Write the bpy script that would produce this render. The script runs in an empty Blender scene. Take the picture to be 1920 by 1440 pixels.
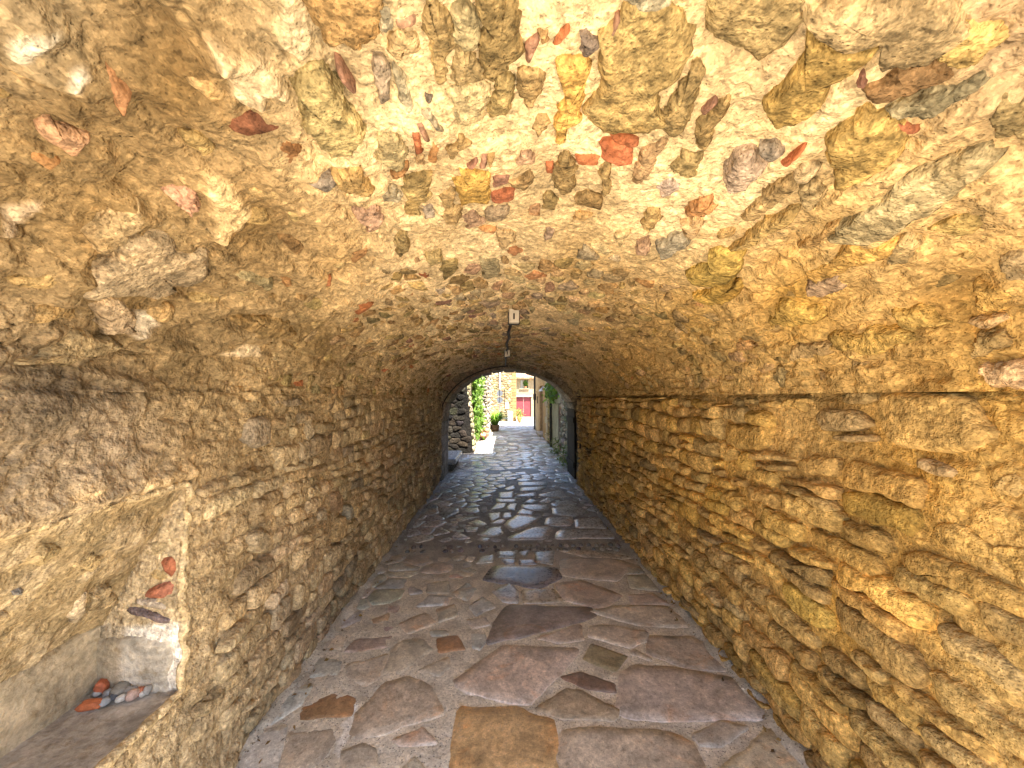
import bpy, math, random
import numpy as np
random.seed(7)
RNG = np.random.default_rng(11)
S = bpy.context.scene
COL = S.collection

# ------------------------------------------------------------------ camera
F = 721.0                                   # focal length in photo pixels (1920 wide)
EYE = 1.60
YAW = math.atan(15 / F); PIT = math.atan(24 / F)
cam_d = bpy.data.cameras.new('camera'); cam = bpy.data.objects.new('camera', cam_d); COL.objects.link(cam)
cam_d.sensor_width = 36; cam_d.lens = F / 1920 * 36; cam_d.clip_start = 0.05; cam_d.clip_end = 2000
cam.location = (0, 0, EYE); cam.rotation_euler = (math.pi / 2 + PIT, 0, -YAW)
S.camera = cam
# ------------------------------------------------------------------ world, sun, exposure
SUNV = np.array([0.36, -0.44, 1.0]); SUNV /= np.linalg.norm(SUNV)
W = bpy.data.worlds.new('World'); S.world = W; W.use_nodes = True
nt = W.node_tree; nt.nodes.clear()
sky = nt.nodes.new('ShaderNodeTexSky'); sky.sky_type = 'NISHITA'; sky.sun_disc = False
sky.sun_elevation = math.asin(SUNV[2]); sky.sun_rotation = math.atan2(SUNV[0], SUNV[1])
sky.dust_density = 1.5
bg = nt.nodes.new('ShaderNodeBackground'); bg.inputs['Strength'].default_value = 0.13
wo = nt.nodes.new('ShaderNodeOutputWorld')
nt.links.new(sky.outputs[0], bg.inputs[0]); nt.links.new(bg.outputs[0], wo.inputs[0])
sun_d = bpy.data.lights.new('sun', 'SUN'); sun_d.energy = 5.0; sun_d.angle = math.radians(0.5); sun_d.color = (1, 0.93, 0.82)
sun = bpy.data.objects.new('sun', sun_d); COL.objects.link(sun)
from mathutils import Vector
sun.rotation_euler = Vector(SUNV).to_track_quat('Z', 'Y').to_euler(); sun.location = (4, -4, 12)
S.view_settings.view_transform = 'Standard'; S.view_settings.look = 'None'
S.view_settings.exposure = 2.54; S.view_settings.gamma = 1.0; S.view_settings.use_curve_mapping = False
S.render.engine = 'CYCLES'
S.cycles.use_denoising = True
S.cycles.max_bounces = 10; S.cycles.diffuse_bounces = 8; S.cycles.glossy_bounces = 4
S.cycles.sample_clamp_indirect = 8

# ------------------------------------------------------------------ numbers of the place
Y0 = 0.12             # mouth of the passage behind the camera
Y1 = 7.30             # inner face of the end arch
Y2 = 8.15             # outer face of the end arch
XL, XR = -1.18, 1.345
ZS = 1.615            # spring of the vault
VA, VB, VXC = 1.2525, 0.60, 0.0725
YREC = 7.0            # right wall stops here: rebate, tinted dark for its shade
NY, NZ0, NZM, NZ1, NXB = 1.49, 0.508, 0.755, 1.27, -1.50   # niche

# ------------------------------------------------------------------ numpy noise
def _hash(ix, iy, iz, seed):
    h = (ix.astype(np.uint32) * np.uint32(374761393) + iy.astype(np.uint32) * np.uint32(668265263)
         + iz.astype(np.uint32) * np.uint32(2147483647) + np.uint32((seed * 974711 + 12345) & 0xffffffff))
    h = (h ^ (h >> np.uint32(13))) * np.uint32(1274126177)
    h = h ^ (h >> np.uint32(16))
    h = h * np.uint32(2246822519); h = h ^ (h >> np.uint32(15))
    return (h & np.uint32(0xffffff)).astype(np.float32) / np.float32(0x7fffff) - 1.0
def vnoise(p, seed=0):
    p = np.asarray(p, np.float32)
    i = np.floor(p).astype(np.int64); f = p - i
    u = f * f * f * (f * (f * 6 - 15) + 10)
    r = 0
    for dx in (0, 1):
        wx = u[:, 0] if dx else 1 - u[:, 0]
        for dy in (0, 1):
            wy = u[:, 1] if dy else 1 - u[:, 1]
            for dz in (0, 1):
                wz = u[:, 2] if dz else 1 - u[:, 2]
                r = r + wx * wy * wz * _hash(i[:, 0] + dx, i[:, 1] + dy, i[:, 2] + dz, seed)
    return r
def fbm(p, freq, octv, seed=0, gain=0.5):
    p = np.asarray(p, np.float32); r = 0; a = 1.0; tot = 0
    for k in range(octv):
        r = r + a * vnoise(p * freq * (2.03 ** k) + 17.3 * k, seed + k * 13); tot += a; a *= gain
    return r / tot
def ridged(p, freq, octv, seed=0):
    r = 0; a = 1.0; tot = 0
    for k in range(octv):
        r = r + a * (1 - 2 * np.abs(vnoise(p * freq * (2.1 ** k) + 9.1 * k, seed + k * 7))); tot += a; a *= 0.5
    return r / tot
def cells(uv, size, seed=0, jit=0.8):
    """F1, F2 of a jittered 2D grid (in cell units)"""
    q = uv / np.asarray(size, np.float32); i = np.floor(q).astype(np.int64)
    f1 = np.full(len(q), 9.0, np.float32); f2 = f1.copy(); cid = np.zeros(len(q), np.float32)
    z = np.zeros(len(q), np.int64)
    for dx in (-1, 0, 1):
        for dy in (-1, 0, 1):
            cx, cy = i[:, 0] + dx, i[:, 1] + dy
            hx = _hash(cx, cy, z, seed); hy = _hash(cx, cy, z + 5, seed)
            d = np.hypot(cx + .5 + .5 * jit * hx - q[:, 0], cy + .5 + .5 * jit * hy - q[:, 1])
            m = d < f1
            f2 = np.where(m, f1, np.minimum(f2, d)); cid = np.where(m, _hash(cx, cy, z + 9, seed), cid); f1 = np.where(m, d, f1)
    return f1, f2, cid
def sstep(a, b, x):
    t = np.clip((x - a) / (b - a), 0, 1); return t * t * (3 - 2 * t)

# ------------------------------------------------------------------ photo pixel <-> place
CY, SY, CP, SP = math.cos(YAW), math.sin(YAW), math.cos(PIT), math.sin(PIT)
FW = np.array([SY * CP, CY * CP, SP]); RT = np.array([CY, -SY, 0.0]); UP = np.cross(RT, FW)
def ray(px, py):
    return RT * ((px - 960) / F) + UP * ((720 - py) / F) + FW
def pix(P):
    d = P - np.array([0, 0, EYE]); w = np.maximum(d @ FW, 0.05)
    return 960 + F * (d @ RT) / w, 720 - F * (d @ UP) / w
def on_floor(px, py, z=0.0):
    d = ray(px, py); k = (z - EYE) / d[2]; return d * k + np.array([0, 0, EYE])
def on_depth(px, py, y):
    d = ray(px, py); return d * (y / d[1]) + np.array([0, 0, EYE])
def on_x(px, py, x):
    d = ray(px, py); return d * (x / d[0]) + np.array([0, 0, EYE])

# ------------------------------------------------------------------ objects
def tag(o, label=None, cat=None, group=None, kind=None):
    if label: o['label'] = label
    if cat: o['category'] = cat
    if group: o['group'] = group
    if kind: o['kind'] = kind
    return o
def empty(name, loc=(0, 0, 0), label=None, cat=None, group=None, kind=None):
    o = bpy.data.objects.new(name, None); COL.objects.link(o); o.location = loc; o.empty_display_size = .1
    return tag(o, label, cat, group, kind)
def link(name, me, mat=None, parent=None, kind=None):
    o = bpy.data.objects.new(name, me); COL.objects.link(o)
    if mat: me.materials.append(mat)
    if parent:
        o.parent = parent; o.matrix_parent_inverse = parent_inv(parent)
    if kind: o['kind'] = kind
    return o
from mathutils import Matrix
def parent_inv(p):
    m = Matrix.Identity(4); q = p
    while q is not None:
        m = Matrix.Translation(q.location) @ m if q.matrix_parent_inverse == Matrix.Identity(4) else m
        q = q.parent
    return m.inverted()
def mesh_np(name, V, quads=None, tris=None, tint=None, smooth=True):
    me = bpy.data.meshes.new(name)
    V = np.asarray(V, np.float32)
    nq = 0 if quads is None else len(quads); ntr = 0 if tris is None else len(tris)
    me.vertices.add(len(V)); me.vertices.foreach_set('co', V.ravel())
    idx = []; starts = []
    if nq: idx.append(np.asarray(quads, np.int32).ravel()); starts.append(np.arange(nq, dtype=np.int32) * 4)
    if ntr: idx.append(np.asarray(tris, np.int32).ravel()); starts.append(np.arange(ntr, dtype=np.int32) * 3 + nq * 4)
    idx = np.concatenate(idx); starts = np.concatenate(starts)
    me.loops.add(len(idx)); me.loops.foreach_set('vertex_index', idx)
    me.polygons.add(nq + ntr); me.polygons.foreach_set('loop_start', starts)
    me.update(calc_edges=True)
    if smooth: me.polygons.foreach_set('use_smooth', np.ones(nq + ntr, bool))
    if tint is not None:
        t = np.asarray(tint, np.float32)
        if t.ndim == 1: t = np.tile(t, (len(V), 1))
        a = me.color_attributes.new('tint', 'FLOAT_COLOR', 'POINT')
        a.data.foreach_set('color', np.concatenate([t[:, :3], np.ones((len(V), 1), np.float32)], 1).ravel())
    return me
class MB:
    """collects boxes, tubes, lathes into one mesh"""
    def __init__(s): s.V = []; s.F = []; s.n = 0
    def add(s, V, Fc):
        s.V += [tuple(v) for v in V]; s.F += [tuple(i + s.n for i in f) for f in Fc]; s.n += len(V); return s
    def box(s, x0, x1, y0, y1, z0, z1):
        return s.add([(x, y, z) for z in (z0, z1) for y in (y0, y1) for x in (x0, x1)],
                     [(0, 2, 3, 1), (4, 5, 7, 6), (0, 1, 5, 4), (1, 3, 7, 5), (3, 2, 6, 7), (2, 0, 4, 6)])
    def tube(s, pts, r, n=8, cap=True):
        pts = [Vector(p) for p in pts]; rs = r if hasattr(r, '__len__') else [r] * len(pts)
        V = []; Fc = []
        for i, p in enumerate(pts):
            d = (pts[min(i + 1, len(pts) - 1)] - pts[max(i - 1, 0)]).normalized()
            a = Vector((0, 0, 1)) if abs(d.z) < .9 else Vector((1, 0, 0))
            u = d.cross(a).normalized(); w = d.cross(u)
            V += [p + (u * math.cos(2 * math.pi * k / n) + w * math.sin(2 * math.pi * k / n)) * rs[i] for k in range(n)]
        for i in range(len(pts) - 1):
            for k in range(n):
                Fc.append((i * n + k, i * n + (k + 1) % n, (i + 1) * n + (k + 1) % n, (i + 1) * n + k))
        if cap: Fc += [tuple(range(n)), tuple(range((len(pts) - 1) * n, len(pts) * n))[::-1]]
        return s.add(V, Fc)
    def lathe(s, prof, c, n=16):
        V = [(c[0] + r * math.cos(2 * math.pi * k / n), c[1] + r * math.sin(2 * math.pi * k / n), c[2] + z) for r, z in prof for k in range(n)]
        Fc = [(i * n + k, i * n + (k + 1) % n, (i + 1) * n + (k + 1) % n, (i + 1) * n + k) for i in range(len(prof) - 1) for k in range(n)]
        return s.add(V, Fc + [tuple(range(n))[::-1], tuple(range((len(prof) - 1) * n, len(prof) * n))])
    def build(s, name, mat, parent=None, tint=(.5, .5, .5), smooth=False, bevel=0, kind=None):
        me = bpy.data.meshes.new(name); me.from_pydata(s.V, [], s.F); me.update()
        a = me.color_attributes.new('tint', 'FLOAT_COLOR', 'POINT')
        a.data.foreach_set('color', np.tile(np.array([*tint, 1], np.float32), len(s.V)))
        if smooth: me.polygons.foreach_set('use_smooth', np.ones(len(s.F), bool))
        o = link(name, me, mat, parent, kind)
        if bevel:
            b = o.modifiers.new('bevel', 'BEVEL'); b.width = bevel; b.segments = 2
        return o
def grid_quads(nu, nv, keep=None):
    i = np.arange(nu - 1)[:, None] * nv + np.arange(nv - 1)[None]
    q = np.stack([i, i + 1, i + nv + 1, i + nv], -1)
    if keep is not None: q = q[keep]
    return q.reshape(-1, 4)

# ------------------------------------------------------------------ materials
class NB:
    def __init__(s, name):
        s.m = bpy.data.materials.new(name); s.m.use_nodes = True; s.t = s.m.node_tree
        s.b = s.t.nodes['Principled BSDF']; s.co = s.n('ShaderNodeNewGeometry').outputs['Position']
    def n(s, ty, **kw):
        x = s.t.nodes.new(ty)
        for k, v in kw.items(): setattr(x, k, v)
        return x
    def put(s, sock, v):
        if isinstance(v, bpy.types.NodeSocket): s.t.links.new(v, sock)
        else: sock.default_value = v
    def noise(s, scale, detail=6, rough=.6, vec=None, dist=0):
        x = s.n('ShaderNodeTexNoise'); x.inputs['Scale'].default_value = scale; x.inputs['Detail'].default_value = detail
        x.inputs['Roughness'].default_value = rough; x.inputs['Distortion'].default_value = dist
        s.put(x.inputs['Vector'], vec or s.co); return x.outputs['Fac']
    def voro(s, scale, feature='F1', vec=None, rnd=1.0):
        x = s.n('ShaderNodeTexVoronoi', feature=feature); x.inputs['Scale'].default_value = scale
        x.inputs['Randomness'].default_value = rnd
        s.put(x.inputs['Vector'], vec or s.co); return x.outputs['Distance']
    def ramp(s, v, a, b, lo=0.0, hi=1.0):
        x = s.n('ShaderNodeMapRange', clamp=True); x.interpolation_type = 'SMOOTHSTEP'
        s.put(x.inputs[0], v); x.inputs[1].default_value = a; x.inputs[2].default_value = b
        x.inputs[3].default_value = lo; x.inputs[4].default_value = hi; return x.outputs[0]
    def math(s, op, a, b=0.0):
        x = s.n('ShaderNodeMath', operation=op); s.put(x.inputs[0], a); s.put(x.inputs[1], b); return x.outputs[0]
    def mix(s, fac, a, b, mode='MIX'):
        x = s.n('ShaderNodeMix', data_type='RGBA', blend_type=mode)
        s.put(x.inputs[0], fac); s.put(x.inputs[6], a if not isinstance(a, tuple) else (*a, 1)[:4]); s.put(x.inputs[7], b if not isinstance(b, tuple) else (*b, 1)[:4])
        return x.outputs[2]
    def scale(s, col, v):
        x = s.n('ShaderNodeVectorMath', operation='SCALE'); s.put(x.inputs[0], col); s.put(x.inputs[3], v); return x.outputs[0]
    def tint(s):
        x = s.n('ShaderNodeAttribute', attribute_name='tint'); return x.outputs['Color']
    def mapping(s, sc):
        x = s.n('ShaderNodeMapping'); x.inputs['Scale'].default_value = sc; s.put(x.inputs['Vector'], s.co); return x.outputs[0]
    def bump(s, h, dist, strength=1.0, nrm=None):
        x = s.n('ShaderNodeBump'); x.inputs['Distance'].default_value = dist; x.inputs['Strength'].default_value = strength
        s.put(x.inputs['Height'], h)
        if nrm: s.put(x.inputs['Normal'], nrm)
        return x.outputs[0]
    def done(s, col, rough=.9, nrm=None, spec=.3):
        s.put(s.b.inputs['Base Color'], col); s.put(s.b.inputs['Roughness'], rough)
        s.b.inputs['Specular IOR Level'].default_value = spec
        if nrm: s.put(s.b.inputs['Normal'], nrm)
        return s.m
def m_masonry(name, lime=(.78, .66, .45), lime_lo=.60, lime_hi=.72, lime_amt=.6, gritty=1.0, var=.5, drift=1.0, grain=1.0):
    k = NB(name); t = k.tint()
    n1 = k.noise(4.0, 8, .65); n2 = k.noise(28, 6, .7); n3 = k.noise(110, 4, .7)
    c = k.scale(t, k.ramp(n1, .3, .72, 1 - var * .6, 1 + var * .55))
    c = k.scale(c, k.ramp(n2, .3, .7, 1 - var * .55, 1 + var * .45))
    c = k.scale(c, k.ramp(n3, .3, .7, .84, 1.14))
    gr = k.noise(58, 2, .5); c = k.scale(c, k.ramp(gr, .56, .62, 1.0, 1.0 + .38 * grain)); c = k.scale(c, k.ramp(gr, .36, .42, 1.0 - .34 * grain, 1.0))
    # mineral drift: greyer and rustier areas
    c = k.mix(k.ramp(k.noise(7, 5, .6, dist=.6), .52, .72, 0, .35 * drift), c, k.mix(1.0, c, (1.0, .80, .52), 'MULTIPLY'))
    c = k.mix(k.ramp(k.noise(5.3, 4, .6), .55, .75, 0, .45 * drift), c, k.mix(1.0, c, (.74, .78, .82), 'MULTIPLY'))
    # lime crust that clings in flecks
    lm = k.math('MULTIPLY', k.ramp(k.noise(15, 10, .75), lime_lo, lime_hi), k.ramp(n1, .40, .62, .15, lime_amt))
    c = k.mix(lm, c, lime)
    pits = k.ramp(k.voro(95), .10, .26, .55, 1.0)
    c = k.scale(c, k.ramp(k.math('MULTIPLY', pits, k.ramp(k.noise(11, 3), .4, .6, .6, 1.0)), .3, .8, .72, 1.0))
    h = k.math('ADD', k.math('MULTIPLY', k.ramp(k.noise(23, 3.5, .55), .25, .75), .55), k.math('MULTIPLY', k.noise(95, 1.6, .5), .34))
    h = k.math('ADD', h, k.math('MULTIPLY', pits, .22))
    h = k.math('ADD', h, k.math('MULTIPLY', lm, .15))
    return k.done(c, .93, k.bump(h, .015 * gritty, .9), .18)
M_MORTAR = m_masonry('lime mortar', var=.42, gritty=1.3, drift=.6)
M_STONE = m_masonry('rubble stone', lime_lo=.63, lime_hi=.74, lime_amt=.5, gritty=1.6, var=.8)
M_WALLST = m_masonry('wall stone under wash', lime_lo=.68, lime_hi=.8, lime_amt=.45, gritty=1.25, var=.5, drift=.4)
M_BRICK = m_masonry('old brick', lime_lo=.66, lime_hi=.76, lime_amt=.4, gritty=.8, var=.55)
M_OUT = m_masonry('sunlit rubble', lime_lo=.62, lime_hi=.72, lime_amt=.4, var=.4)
def m_floor(name, r0, r1, bump=.004, spec=.5):
    k = NB(name); t = k.tint()
    n1 = k.noise(5, 8, .65, dist=.8); n2 = k.noise(32, 8, .7); n3 = k.noise(160, 4, .7)
    c = k.scale(t, k.ramp(n1, .3, .7, .66, 1.28)); c = k.scale(c, k.ramp(n2, .35, .65, .78, 1.16)); c = k.scale(c, k.ramp(n3, .3, .7, .84, 1.13))
    gr = k.noise(75, 2, .5); c = k.scale(c, k.ramp(gr, .60, .65, 1.0, 1.22)); c = k.scale(c, k.ramp(gr, .34, .39, .72, 1.0))
    rust = k.ramp(k.noise(3.1, 6, .6, dist=1.2), .54, .70, 0, .5)
    c = k.mix(rust, c, k.mix(1.0, c, (1.25, .80, .45), 'MULTIPLY'))
    grey = k.ramp(k.noise(2.3, 6, .6, dist=.7), .50, .66, 0, .55)
    c = k.mix(grey, c, k.mix(1.0, c, (.78, .86, .95), 'MULTIPLY'))
    vein = k.ramp(k.math('ABSOLUTE', k.math('SUBTRACT', k.noise(6.5, 4, .6, dist=1.0), .5)), .0, .012, .6, 0)
    c = k.mix(k.math('MULTIPLY', vein, k.ramp(n1, .45, .6)), c, (.42, .34, .26))
    h = k.math('ADD', k.math('MULTIPLY', n1, 1.6), k.math('ADD', n2, k.math('MULTIPLY', n3, .4)))
    return k.done(c, k.ramp(n2, .35, .65, r0, r1), k.bump(h, bump, 1.0), spec)
M_SLAB = m_floor('worn paving slab', .36, .55)
M_SLABFAR = m_floor('polished paving slab', .23, .37, .0012, 1.0)
def m_grout():
    k = NB('cement grout'); t = k.tint()
    n1 = k.noise(6, 8, .65); n2 = k.noise(60, 6, .7)
    c = k.scale(t, k.ramp(n1, .3, .7, .72, 1.25)); c = k.scale(c, k.ramp(n2, .3, .7, .75, 1.22))
    pit = k.ramp(k.voro(70), .12, .3, .35, 1.0); peb = k.ramp(k.voro(110), .1, .35, 1.25, 1.0)
    c = k.scale(c, k.math('MULTIPLY', pit, peb))
    h = k.math('ADD', n2, k.math('MULTIPLY', pit, .5))
    return k.done(c, .62, k.bump(h, .008, 1.0), .4)
M_GROUT = m_grout()
def m_plaster():
    k = NB('old trough plaster'); t = k.tint()
    n1 = k.noise(5, 8, .7, dist=.4); n2 = k.noise(40, 8, .7)
    st = k.noise(1.0, 8, .7, vec=k.mapping((30, 4, 40)))
    c = k.scale(t, k.ramp(n1, .35, .65, .58, 1.22)); c = k.scale(c, k.ramp(n2, .3, .7, .74, 1.2)); c = k.mix(k.ramp(k.noise(13, 6, .7), .55, .66, 0, .6), c, k.mix(1.0, c, (.70, .60, .46), 'MULTIPLY'))
    c = k.mix(k.ramp(st, .5, .7, 0, .4), c, k.mix(1.0, c, (.75, .62, .42), 'MULTIPLY'))
    return k.done(c, .85, k.bump(k.math('ADD', n1, n2), .016, 1.0), .25)
M_PLASTER = m_plaster()
def m_plain(name, col, rough=.6, metal=0, var=.15, scale=20, spec=.4):
    k = NB(name); n = k.noise(scale, 6, .65)
    c = k.scale(k.n('ShaderNodeRGB').outputs[0], k.ramp(n, .3, .7, 1 - var, 1 + var))
    for x in k.t.nodes:
        if x.type == 'RGB': x.outputs[0].default_value = (*col, 1)
    k.b.inputs['Metallic'].default_value = metal
    return k.done(c, rough, k.bump(n, .002, .6), spec)
def m_tinted(name, rough=.85, var=.25, bump=.006, scale=30, spec=.2):
    k = NB(name); n = k.noise(scale, 8, .7); n1 = k.noise(2.2, 8, .7)
    c = k.scale(k.tint(), k.ramp(n, .3, .7, 1 - var, 1 + var)); c = k.scale(c, k.ramp(n1, .3, .7, 1 - var * 1.2, 1 + var))
    return k.done(c, rough, k.bump(n, bump, 1.0), spec)
M_RENDER = m_tinted('house render')
M_PEBBLE = m_tinted('pebble', .6, .3, .004, 60, .4)
def m_leaf():
    k = NB('leaf'); t = k.tint(); n = k.noise(9, 4, .6)
    c = k.scale(t, k.ramp(n, .3, .7, .6, 1.45))
    k.b.inputs['Subsurface Weight'].default_value = 0
    tr = k.n('ShaderNodeBsdfTranslucent'); k.put(tr.inputs[0], k.mix(1.0, c, (1.3, 1.5, .4), 'MULTIPLY'))
    m = k.done(c, .5, None, .4)
    mx = k.n('ShaderNodeMixShader'); mx.inputs[0].default_value = .4
    out = [x for x in k.t.nodes if x.type == 'OUTPUT_MATERIAL'][0]
    k.t.links.new(k.b.outputs[0], mx.inputs[1]); k.t.links.new(tr.outputs[0], mx.inputs[2]); k.t.links.new(mx.outputs[0], out.inputs[0])
    return m
M_LEAF = m_leaf()
M_WOOD = m_tinted('painted wood', .6, .18, .003, 25, .4)
M_DARKW = m_tinted('old dark wood', .8, .3, .004, 25, .2)
M_METAL = m_plain('grey metal', (.22, .24, .27), .45, .6)
M_DARKM = m_plain('dark iron', (.03, .03, .03), .5, .5)
M_PLASTIC = m_plain('off white plastic', (.60, .56, .48), .5, 0, .08)
M_CABLE = m_plain('black cable', (.012, .011, .01), .55, 0, .1)
M_TERRA = m_plain('terracotta', (.46, .15, .06), .8)
M_TILE = m_tinted('roof tile', .85, .3)
M_WHITE = m_plain('white paint', (.75, .75, .72), .5, 0, .06)
M_GLASS = m_plain('window glass', (.03, .04, .05), .08, 0, .1)

# ------------------------------------------------------------------ tunnel surfaces (u = along the passage, v = across)
_ph = np.linspace(0, math.pi, 2001)
_arc = np.concatenate([[0], np.cumsum(np.hypot(np.diff(VA * np.cos(_ph)), np.diff(VB * np.sin(_ph))))])
VARC = _arc[-1]
class Vault:
    def pos(s, uv):
        ph = np.interp(uv[:, 1], _arc, _ph)
        P = np.stack([VXC + VA * np.cos(ph), uv[:, 0], ZS + VB * np.sin(ph)], 1)
        N = np.stack([-VB * np.cos(ph), 0 * ph, -VA * np.sin(ph)], 1); N /= np.linalg.norm(N, axis=1)[:, None]
        return P, N
    def hit(s, px, py):
        d = ray(px, py); dx, dz = d[0], d[2]
        A = (dx / VA) ** 2 + (dz / VB) ** 2; B = 2 * (-VXC * dx / VA ** 2 + (EYE - ZS) * dz / VB ** 2)
        Cc = (VXC / VA) ** 2 + ((EYE - ZS) / VB) ** 2 - 1
        k = (-B + math.sqrt(B * B - 4 * A * Cc)) / (2 * A)
        ph = math.atan2((EYE + k * dz - ZS) / VB, (k * dx - VXC) / VA)
        return (k * d[1], float(np.interp(max(ph, 0), _ph, _arc)))
class Wall:
    def __init__(s, x, sg): s.x, s.sg = x, sg
    def pos(s, uv):
        o = np.zeros(len(uv))
        return np.stack([o + s.x, uv[:, 0], uv[:, 1]], 1), np.stack([o + s.sg, o, o], 1)
    def hit(s, px, py):
        P = on_x(px, py, s.x); return (P[1], P[2])
class Floor:
    def pos(s, uv):
        o = np.zeros(len(uv)); return np.stack([uv[:, 1], uv[:, 0], o], 1), np.stack([o, o, o + 1], 1)
    def hit(s, px, py):
        P = on_floor(px, py); return (P[1], P[0])
class Plane:
    """a vertical or tilted plane: origin, two axes, normal"""
    def __init__(s, o, a, b, n): s.o, s.a, s.b, s.n = [np.array(q, float) for q in (o, a, b, n)]
    def pos(s, uv):
        return s.o + uv[:, :1] * s.a + uv[:, 1:2] * s.b, np.tile(s.n, (len(uv), 1))
VAULT, WL, WR, FLOOR = Vault(), Wall(XL, 1), Wall(XR, -1), Floor()

def base_shell(P):      # undulation that stones and mortar, walls and vault share
    k = sstep(1.25, 1.75, P[:, 2])
    calm = 1 - .85 * np.exp(-((P[:, 1] - 1.1) / .55) ** 4) * (P[:, 0] < -.9) * sstep(1.55, 1.35, P[:, 2])      # flat stretch round the niche
    return calm * (1 - k) * (.028 * fbm(P, 1.7, 3, 3) + .010 * fbm(P, 7, 2, 5)) + k * (.042 * fbm(P, 1.5, 3, 21) + .014 * fbm(P, 6, 2, 23))
base_wall = base_vault = base_shell
def cracks(P, freq, seed, w=.05):
    a = np.abs(vnoise(P * freq + .35 * np.stack([fbm(P, freq * 3, 2, seed + 1)] * 3, 1), seed)); m = sstep(.05, .35, vnoise(P * freq * .45, seed + 5))
    return (1 - sstep(0, w, a)) * m
def base_floor(P):
    return .010 * fbm(P, 1.2, 2, 41)
def base_zero(P): return np.zeros(len(P))

# ------------------------------------------------------------------ polygons
def chaikin(p, it=2, q=.25):
    for _ in range(it):
        n = np.roll(p, -1, 0)
        p = np.stack([p * (1 - q) + n * q, p * q + n * (1 - q)], 1).reshape(-1, 2)
    return p
def resample(p, N):
    c = np.vstack([p, p[:1]]); d = np.concatenate([[0], np.cumsum(np.hypot(*np.diff(c, axis=0).T))])
    t = np.linspace(0, d[-1], N, endpoint=False)
    return np.stack([np.interp(t, d, c[:, 0]), np.interp(t, d, c[:, 1])], 1)
def area(p):
    x, y = p.T; return .5 * float(np.sum(x * np.roll(y, -1) - np.roll(x, -1) * y))
def centroid(p):
    x, y = p.T; x1, y1 = np.roll(x, -1), np.roll(y, -1); k = x * y1 - x1 * y; a = k.sum() / 2
    if abs(a) < 1e-9: return p.mean(0)
    return np.array([((x + x1) * k).sum(), ((y + y1) * k).sum()]) / (6 * a)
def pip(q, poly):
    x, y = q[:, 0], q[:, 1]; r = np.zeros(len(q), bool)
    for (x0, y0), (x1, y1) in zip(poly, np.roll(poly, -1, 0)):
        if y0 == y1: continue
        r ^= ((y0 > y) != (y1 > y)) & (x < (x1 - x0) * (y - y0) / (y1 - y0) + x0)
    return r
def clear_of(p, others, grow=1.12):
    c = centroid(p); lo, hi = p.min(0), p.max(0); pd = np.vstack([p, (p + np.roll(p, -1, 0)) / 2, c[None]])
    for o in others:
        if (o.min(0) > hi + .03).any() or (o.max(0) < lo - .03).any(): continue
        oc = centroid(o); g = oc + (o - oc) * grow
        if pip(pd, g).any() or pip(np.vstack([o, oc[None]]), c + (p - c) * 1.05).any(): return False
    return True
def voronoi_polys(u0, u1, v0, v1, su, sv, jit=.85, seed=1, shear=0.0):
    r = np.random.default_rng(seed); nu, nv = int((u1 - u0) / su) + 1, int((v1 - v0) / sv) + 1
    P = {}
    for i in range(-1, nu + 1):
        for j in range(-1, nv + 1):
            P[i, j] = np.array([u0 + (i + .5 + .5 * (j % 2) + jit * (r.random() - .5)) * su, v0 + (j + .5 + jit * (r.random() - .5)) * sv])
    out = []; sc = np.array([1 / su, 1 / sv])
    for i in range(nu):
        for j in range(nv):
            c = P[i, j] * sc; poly = [c + np.array(q) for q in ((-1.6, -1.6), (1.6, -1.6), (1.6, 1.6), (-1.6, 1.6))]
            for di in (-2, -1, 0, 1, 2):
                for dj in (-2, -1, 0, 1, 2):
                    if (di, dj) == (0, 0) or (i + di, j + dj) not in P: continue
                    q = P[i + di, j + dj] * sc; m = (c + q) / 2; d = q - c; new = []
                    for a, b in zip(poly, poly[1:] + poly[:1]):
                        fa, fb = (a - m) @ d, (b - m) @ d
                        if fa <= 0: new.append(a)
                        if fa * fb < 0: new.append(a + (b - a) * fa / (fa - fb))
                    poly = new
                    if len(poly) < 3: break
                if len(poly) < 3: break
            if len(poly) >= 3: out.append(np.array(poly) / sc)
    return out
def shrink(p, gap):
    c = centroid(p); d = p - c; l = np.hypot(*d.T)[:, None]; return c + d * np.maximum(.4, 1 - gap / np.maximum(l, 1e-4))

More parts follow.
